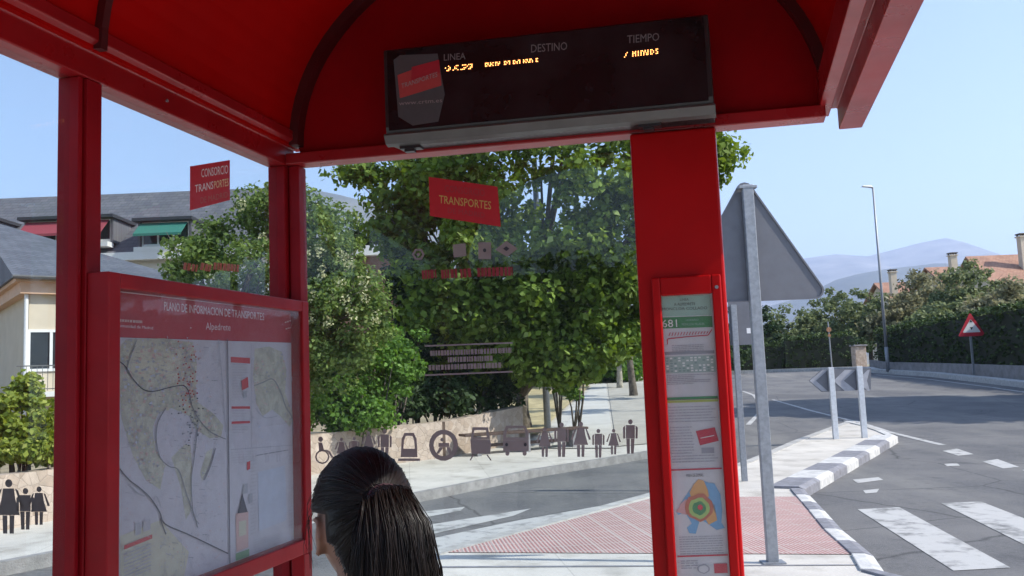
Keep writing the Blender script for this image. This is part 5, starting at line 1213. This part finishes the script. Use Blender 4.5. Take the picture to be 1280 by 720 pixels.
# ------------------------------------------------------------------ the person
HC = atY(450, 656, 1.52); yaw = R(28)
pf = Vector((-math.sin(yaw), math.cos(yaw), 0)); pr_ = Vector((math.cos(yaw), math.sin(yaw), 0))
def HW(x, y, z): return HC + pr_*x + pf*y + Vector((0, 0, z))
person = empty('person', (HC.x, HC.y, 0), 'person with long dark hair in a ponytail looking at the map case', 'person')
def remeshed(mb, name, m_, parent, vox=.006, it=4):
    me = mb.mesh(name+'_tmp', m_); o = bpy.data.objects.new(name, me); link(o)
    r = o.modifiers.new('r', 'REMESH'); r.mode = 'VOXEL'; r.voxel_size = vox; r.use_smooth_shade = True
    s_ = o.modifiers.new('s', 'SMOOTH'); s_.iterations = it; s_.factor = .5
    dg = bpy.context.evaluated_depsgraph_get(); nm = bpy.data.meshes.new_from_object(o.evaluated_get(dg)); bpy.data.objects.remove(o); bpy.data.meshes.remove(me)
    nm.materials.clear(); nm.materials.append(m_); nm.polygons.foreach_set('use_smooth', [True]*len(nm.polygons)); n2 = bpy.data.objects.new(name, nm); link(n2); par(n2, parent); return n2
def ball(mb, c, r, fn=None, seg=24, ring=16):
    base = len(mb.v)
    for i in range(ring+1):
        ph = math.pi*i/ring
        for j in range(seg):
            th = 2*math.pi*j/seg; v = Vector((math.sin(ph)*math.cos(th), math.sin(ph)*math.sin(th), math.cos(ph)))
            p = Vector((v.x*r[0], v.y*r[1], v.z*r[2]))
            if fn: p = fn(p, v)
            mb.v.append(tuple(HW(c[0]+p.x, c[1]+p.y, c[2]+p.z)))
    for i in range(ring):
        for j in range(seg):
            a = base+i*seg+j; b = base+i*seg+(j+1) % seg; mb.f.append((a, a+seg, b+seg, b)); mb.m.append(0)
def face(p, v):
    g = lambda x0, z0, s: math.exp(-((p.x-x0)**2+(p.z-z0)**2)/(s*s))
    if p.z < -.02: k = (-.02-p.z)/.09; p.x *= 1-.38*k; p.y = p.y*(1-.22*k)+.012*k
    if v.y > 0:
        p.y += .020*g(0, -.028, .013)+.009*g(0, -.008, .012) - .010*g(.031, .004, .017)-.010*g(-.031, .004, .017)+.007*g(0, -.062, .016)+.006*g(0, -.092, .018)+.004*g(.035,.022,.02)+.004*g(-.035,.022,.02)-.003*g(0,-.076,.012)
    return p
mb = MB(); ball(mb, (0, 0, 0), (.070, .088, .108), face, 64, 48)
LZ = lambda x, y, z: HW(x, y-.02, z)
hz0 = -HC.z                       # floor in head coordinates
mb.tube([LZ(0,.0,-.06), LZ(0,-.015,-.13), LZ(0,-.02,-.19)], [.047,.046,.056], 16)
Zp = lambda z: z+hz0
mb.tube([LZ(0,-.02,Zp(1.20)), LZ(0,-.02,Zp(1.12)), LZ(0,-.01,Zp(.98)), LZ(0,-.01,Zp(.86)), LZ(0,-.015,Zp(.76)), LZ(0,-.015,Zp(.68))], [.075,.118,.108,.094,.118,.112], 20)
for s in (-1, 1):
    mb.tube([LZ(s*.02,-.02,Zp(1.165)), LZ(s*.10,-.02,Zp(1.135)), LZ(s*.145,-.02,Zp(1.10))], [.055,.05,.046], 14)
    mb.tube([LZ(s*.145,-.02,Zp(1.11)), LZ(s*.175,-.03,Zp(.98)), LZ(s*.185,-.03,Zp(.87)), LZ(s*.19,.0,Zp(.76)), LZ(s*.188,.03,Zp(.66))], [.044,.038,.033,.028,.021], 12)
    mb.tube([LZ(s*.188,.03,Zp(.665)), LZ(s*.187,.04,Zp(.61)), LZ(s*.185,.045,Zp(.585))], [.021,.026,.022], 10)
    for k, ln in enumerate((.056,.066,.062,.05)):
        y = .022+k*.0165; mb.tube([LZ(s*.186,y,Zp(.60)), LZ(s*.184,y+.004,Zp(.60-ln*.55)), LZ(s*.178,y+.002,Zp(.60-ln))], [.0085,.0078,.0065], 7)
    mb.tube([LZ(s*.182,.055,Zp(.64)), LZ(s*.176,.078,Zp(.615)), LZ(s*.172,.085,Zp(.59))], [.0105,.009,.0075], 7)
    mb.tube([LZ(s*.065,-.015,Zp(.74)), LZ(s*.07,-.01,Zp(.55)), LZ(s*.068,.0,Zp(.40)), LZ(s*.07,-.015,Zp(.26)), LZ(s*.07,-.02,Zp(.07)), LZ(s*.07,-.02,Zp(.04))], [.088,.072,.052,.050,.034,.036], 14)
    mb.tube([LZ(s*.07,-.055,Zp(.038)), LZ(s*.072,.03,Zp(.035)), LZ(s*.075,.12,Zp(.022))], [.034,.034,.022], 12)
    # ear
    ball(mb, (s*.070, -.008, -.012), (.008, .017, .030), None, 14, 10)
    rim = [HW(s*.0755, -.008+.018*math.cos(t), -.010+.030*math.sin(t)) for t in [k*.5-1.2 for k in range(9)]]
    rim = [HW(s*.078, -.008-.017*math.cos(t), -.010+.030*math.sin(t)) for t in [k*.42-1.3 for k in range(9)]]
    mb.tube(rim, [.0045]*9, 6)
skin = mat('skin', (.30,.155,.10), .5, var=.10, scale=14, bump=.05)
skin.node_tree.nodes['Principled BSDF'].inputs['Subsurface Weight'].default_value = .12; skin.node_tree.nodes['Principled BSDF'].inputs['Subsurface Radius'].default_value = (.01,.004,.002)
body = remeshed(mb, 'body', skin, person, .0045, 3)
for s in (-1, 1):
    mb = MB(); ball(mb, (s*.031, .064, .004), (.0115,.0115,.0115)); e_ = build_in(mb, 'eye', flat('eye_white', (.7,.68,.66), .2), person, smooth=True)
    mb = MB(); ball(mb, (s*.031, .0705, .004), (.0058,.0058,.0058)); build_in(mb, 'iris', flat('iris_brown', (.03,.015,.008), .1), e_, smooth=True)
mb = MB(); mb.tube([HW(-.022,.0875,-.062), HW(0,.0945,-.060), HW(.022,.0875,-.062)], [.003,.006,.003], 8); build_in(mb, 'lips', flat('lips', (.36,.11,.10), .4), person, smooth=True)
# clothes
mb = MB(); mb.tube([LZ(0,-.02,Zp(1.215)), LZ(0,-.02,Zp(1.12)), LZ(0,-.01,Zp(.98)), LZ(0,-.01,Zp(.86)), LZ(0,-.015,Zp(.76)), LZ(0,-.015,Zp(.70))], [.070,.127,.118,.108,.128,.130], 22)
for s in (-1, 1):
    mb.tube([LZ(s*.02,-.02,Zp(1.165)), LZ(s*.10,-.02,Zp(1.138)), LZ(s*.148,-.02,Zp(1.10)), LZ(s*.172,-.025,Zp(1.00))], [.062,.06,.056,.050], 14)
remeshed(mb, 'shirt', mat('shirt_cloth', (.045,.045,.06), .9, var=.2, scale=20, bump=.3), person, .007, 3)
mb = MB(); mb.tube([LZ(0,-.015,Zp(.79)), LZ(0,-.015,Zp(.68))], [.122,.118], 20)
for s in (-1, 1): mb.tube([LZ(s*.062,-.015,Zp(.74)), LZ(s*.07,-.01,Zp(.55)), LZ(s*.068,.0,Zp(.40)), LZ(s*.07,-.015,Zp(.26)), LZ(s*.07,-.02,Zp(.07))], [.094,.080,.062,.060,.052], 14)
remeshed(mb, 'trousers', mat('denim', (.05,.07,.13), .9, var=.2, scale=25, bump=.3), person, .007, 3)
for s in (-1, 1):
    mb = MB(); mb.tube([LZ(s*.07,-.06,Zp(.042)), LZ(s*.072,.03,Zp(.04)), LZ(s*.075,.13,Zp(.028))], [.042,.042,.028], 12); mb.tube([LZ(s*.07,-.02,Zp(.04)), LZ(s*.07,-.02,Zp(.09))], [.042,.044], 12); remeshed(mb, 'shoe', flat('shoe_white', (.55,.54,.52), .7), person, .006, 2)
# hair
hair = bpy.data.materials.new('hair'); hair.use_nodes = True; hb = hair.node_tree.nodes['Principled BSDF']; hn_ = hair.node_tree.nodes; gg = hn_.new('ShaderNodeNewGeometry'); hr = hn_.new('ShaderNodeValToRGB')
hr.color_ramp.elements[0].color = (.0035,.003,.003,1); hr.color_ramp.elements[1].color = (.022,.014,.012,1); hair.node_tree.links.new(gg.outputs['Random Per Island'], hr.inputs[0]); hair.node_tree.links.new(hr.outputs[0], hb.inputs['Base Color'])
hb.inputs['Roughness'].default_value = .42; hb.inputs['Specular IOR Level'].default_value = .35
def cap(p, v):
    g = noise.noise(Vector((v.x*9, v.y*9, v.z*3)))*.0025; p = p*(1+g/.09)
    if v.y > .25: p.y = min(p.y, .089*.62+.02*max(0, v.z-.2))          # hairline stays behind the face
    if v.z < -.25: p.x *= .86; p.z = max(p.z, -.080)
    return p
mb = MB(); ball(mb, (0, -.014, .014), (.0835, .0985, .1115), cap, 56, 40)
# leave the ears and face free: drop the faces in front below the hairline
def keep(f):
    c = sum((Vector(mb.v[i]) for i in f), Vector())/len(f)-HC; x, y, z = c.dot(pr_), c.dot(pf), c.z
    if y > .018 and z < .055: return False
    if y > -.056 and z < .030 and abs(x) > .04: return False
    return z > -.085
kf_ = [(f, m_) for f, m_ in zip(mb.f, mb.m) if keep(f)]; mb.f = [a for a, _ in kf_]; mb.m = [b for _, b in kf_]
capo = build_in(mb, 'hair', hair, person, smooth=True)
sm = capo.modifiers.new('solid', 'SOLIDIFY'); sm.thickness = .006; sm.offset = -1
random.seed(21); tie = Vector((.0, -.118, .052))
mb = MB(); cnt = 0
ed = (tie-Vector((0, -.014, .014))); ev = Vector((ed.x/.083, ed.y/.098, ed.z/.111)).normalized()
while cnt < 3600:           # strands combed back into the tie
    st = Vector((random.gauss(0, 1), random.gauss(0, 1), random.gauss(.3, 1))).normalized()
    p0 = Vector((st.x*.083, st.y*.098-.014, st.z*.111+.014))
    if p0.z < -.065 or (p0.y > .018 and p0.z < .058) or (p0.y > -.060 and p0.z < .036 and abs(p0.x) > .035): continue
    cnt += 1; lift = random.uniform(.0003, .0028); pts = []; n_ = 9
    for i in range(n_):
        t = i/(n_-1); v = st.lerp(ev, t).normalized()
        lk = lift+.0032*noise.noise(Vector((st.x*7, st.y*7, st.z*7+t)))+.0012*noise.noise(Vector((st.x*22, st.y*22, st.z*22)))+.001
        pts.append(HW(v.x*(.083+lk), v.y*(.098+lk)-.014, v.z*(.111+lk)+.014+.002*math.sin(t*3.1)))
    mb.tube(pts, [.0005]+[.0008]*(n_-2)+[.0006], 3, cap=False)
build_in(mb, 'hair_strands', hair, capo, smooth=True, recalc=False)
mb = MB(); core = [HW(tie.x, tie.y+.012, tie.z), HW(.0, -.140, .050), HW(.002, -.158, .015), HW(.004, -.160, -.05), HW(.004, -.150, -.13), HW(.003, -.146, -.22), HW(.003, -.142, -.30)]
mb.tube(core, [.018,.022,.032,.037,.036,.028,.008], 14); pony = build_in(mb, 'ponytail', hair, person, smooth=True)
mb = MB()
for k in range(3600):
    if k % 14 == 0: la, lr, lt = random.uniform(0, 6.283), random.uniform(.95, 1.17), random.uniform(-.2, .2)
    a = la+random.gauss(0, .05); r_ = lr+random.gauss(0, .025)
    if random.random() < .05: r_ = random.uniform(1.2, 1.5)
    rr_ = [.018,.024,.033,.040,.043,.038,.026]; tw_ = lt+random.gauss(0, .03); pts = []
    n_ = random.choice([6, 7, 7, 7])
    for i in range(n_):
        tg = (core[min(i+1, 6)]-core[max(i-1, 0)]).normalized(); sd2 = (pr_-tg*pr_.dot(tg)).normalized(); u2 = tg.cross(sd2)
        ang = a+tw_*i; wv_ = 1+.05*math.sin(i*1.3+(k//14))
        pts.append(core[i] + (sd2*math.cos(ang)*1.25+u2*math.sin(ang))*rr_[i]*r_*wv_)
    sp = []
    for i in range(len(pts)-1): sp += [pts[i], pts[i].lerp(pts[i+1], .5)]
    sp.append(pts[-1])
    mb.tube([Vector(p) for p in sp], [.00075]*(len(sp)-1)+[.0003], 3, cap=False)
build_in(mb, 'hair_strands', hair, pony, smooth=True, recalc=False)
mb = MB()
for k in range(9):         # loose wisps at the temple and nape
    s = -1; p0 = Vector((s*random.uniform(.070, .082), random.uniform(-.01, .035), random.uniform(.02, .06)))
    q = [p0, p0+Vector((s*random.uniform(.001, .010), random.uniform(.0, .014), -.02)), p0+Vector((s*random.uniform(-.002, .010), random.uniform(.0, .022), -.05)), p0+Vector((s*random.uniform(-.008, .008), random.uniform(.0, .022), -random.uniform(.06, .10)))]
    mb.tube([HW(*p) for p in q], [.0005,.0005,.0004,.0002], 3, cap=False)
build_in(mb, 'loose_strands', hair, capo, smooth=True, recalc=False)
mb = MB(); rg = [HW(.027*math.cos(t), -.128+.006*math.sin(t)*.3, .051+.024*math.sin(t)) for t in [k*.3927 for k in range(17)]]
mb.tube(rg, [.0055]*17, 8); build_in(mb, 'hair_tie', flat('hair_tie_plum', (.035,.008,.014), .8), pony, smooth=True)
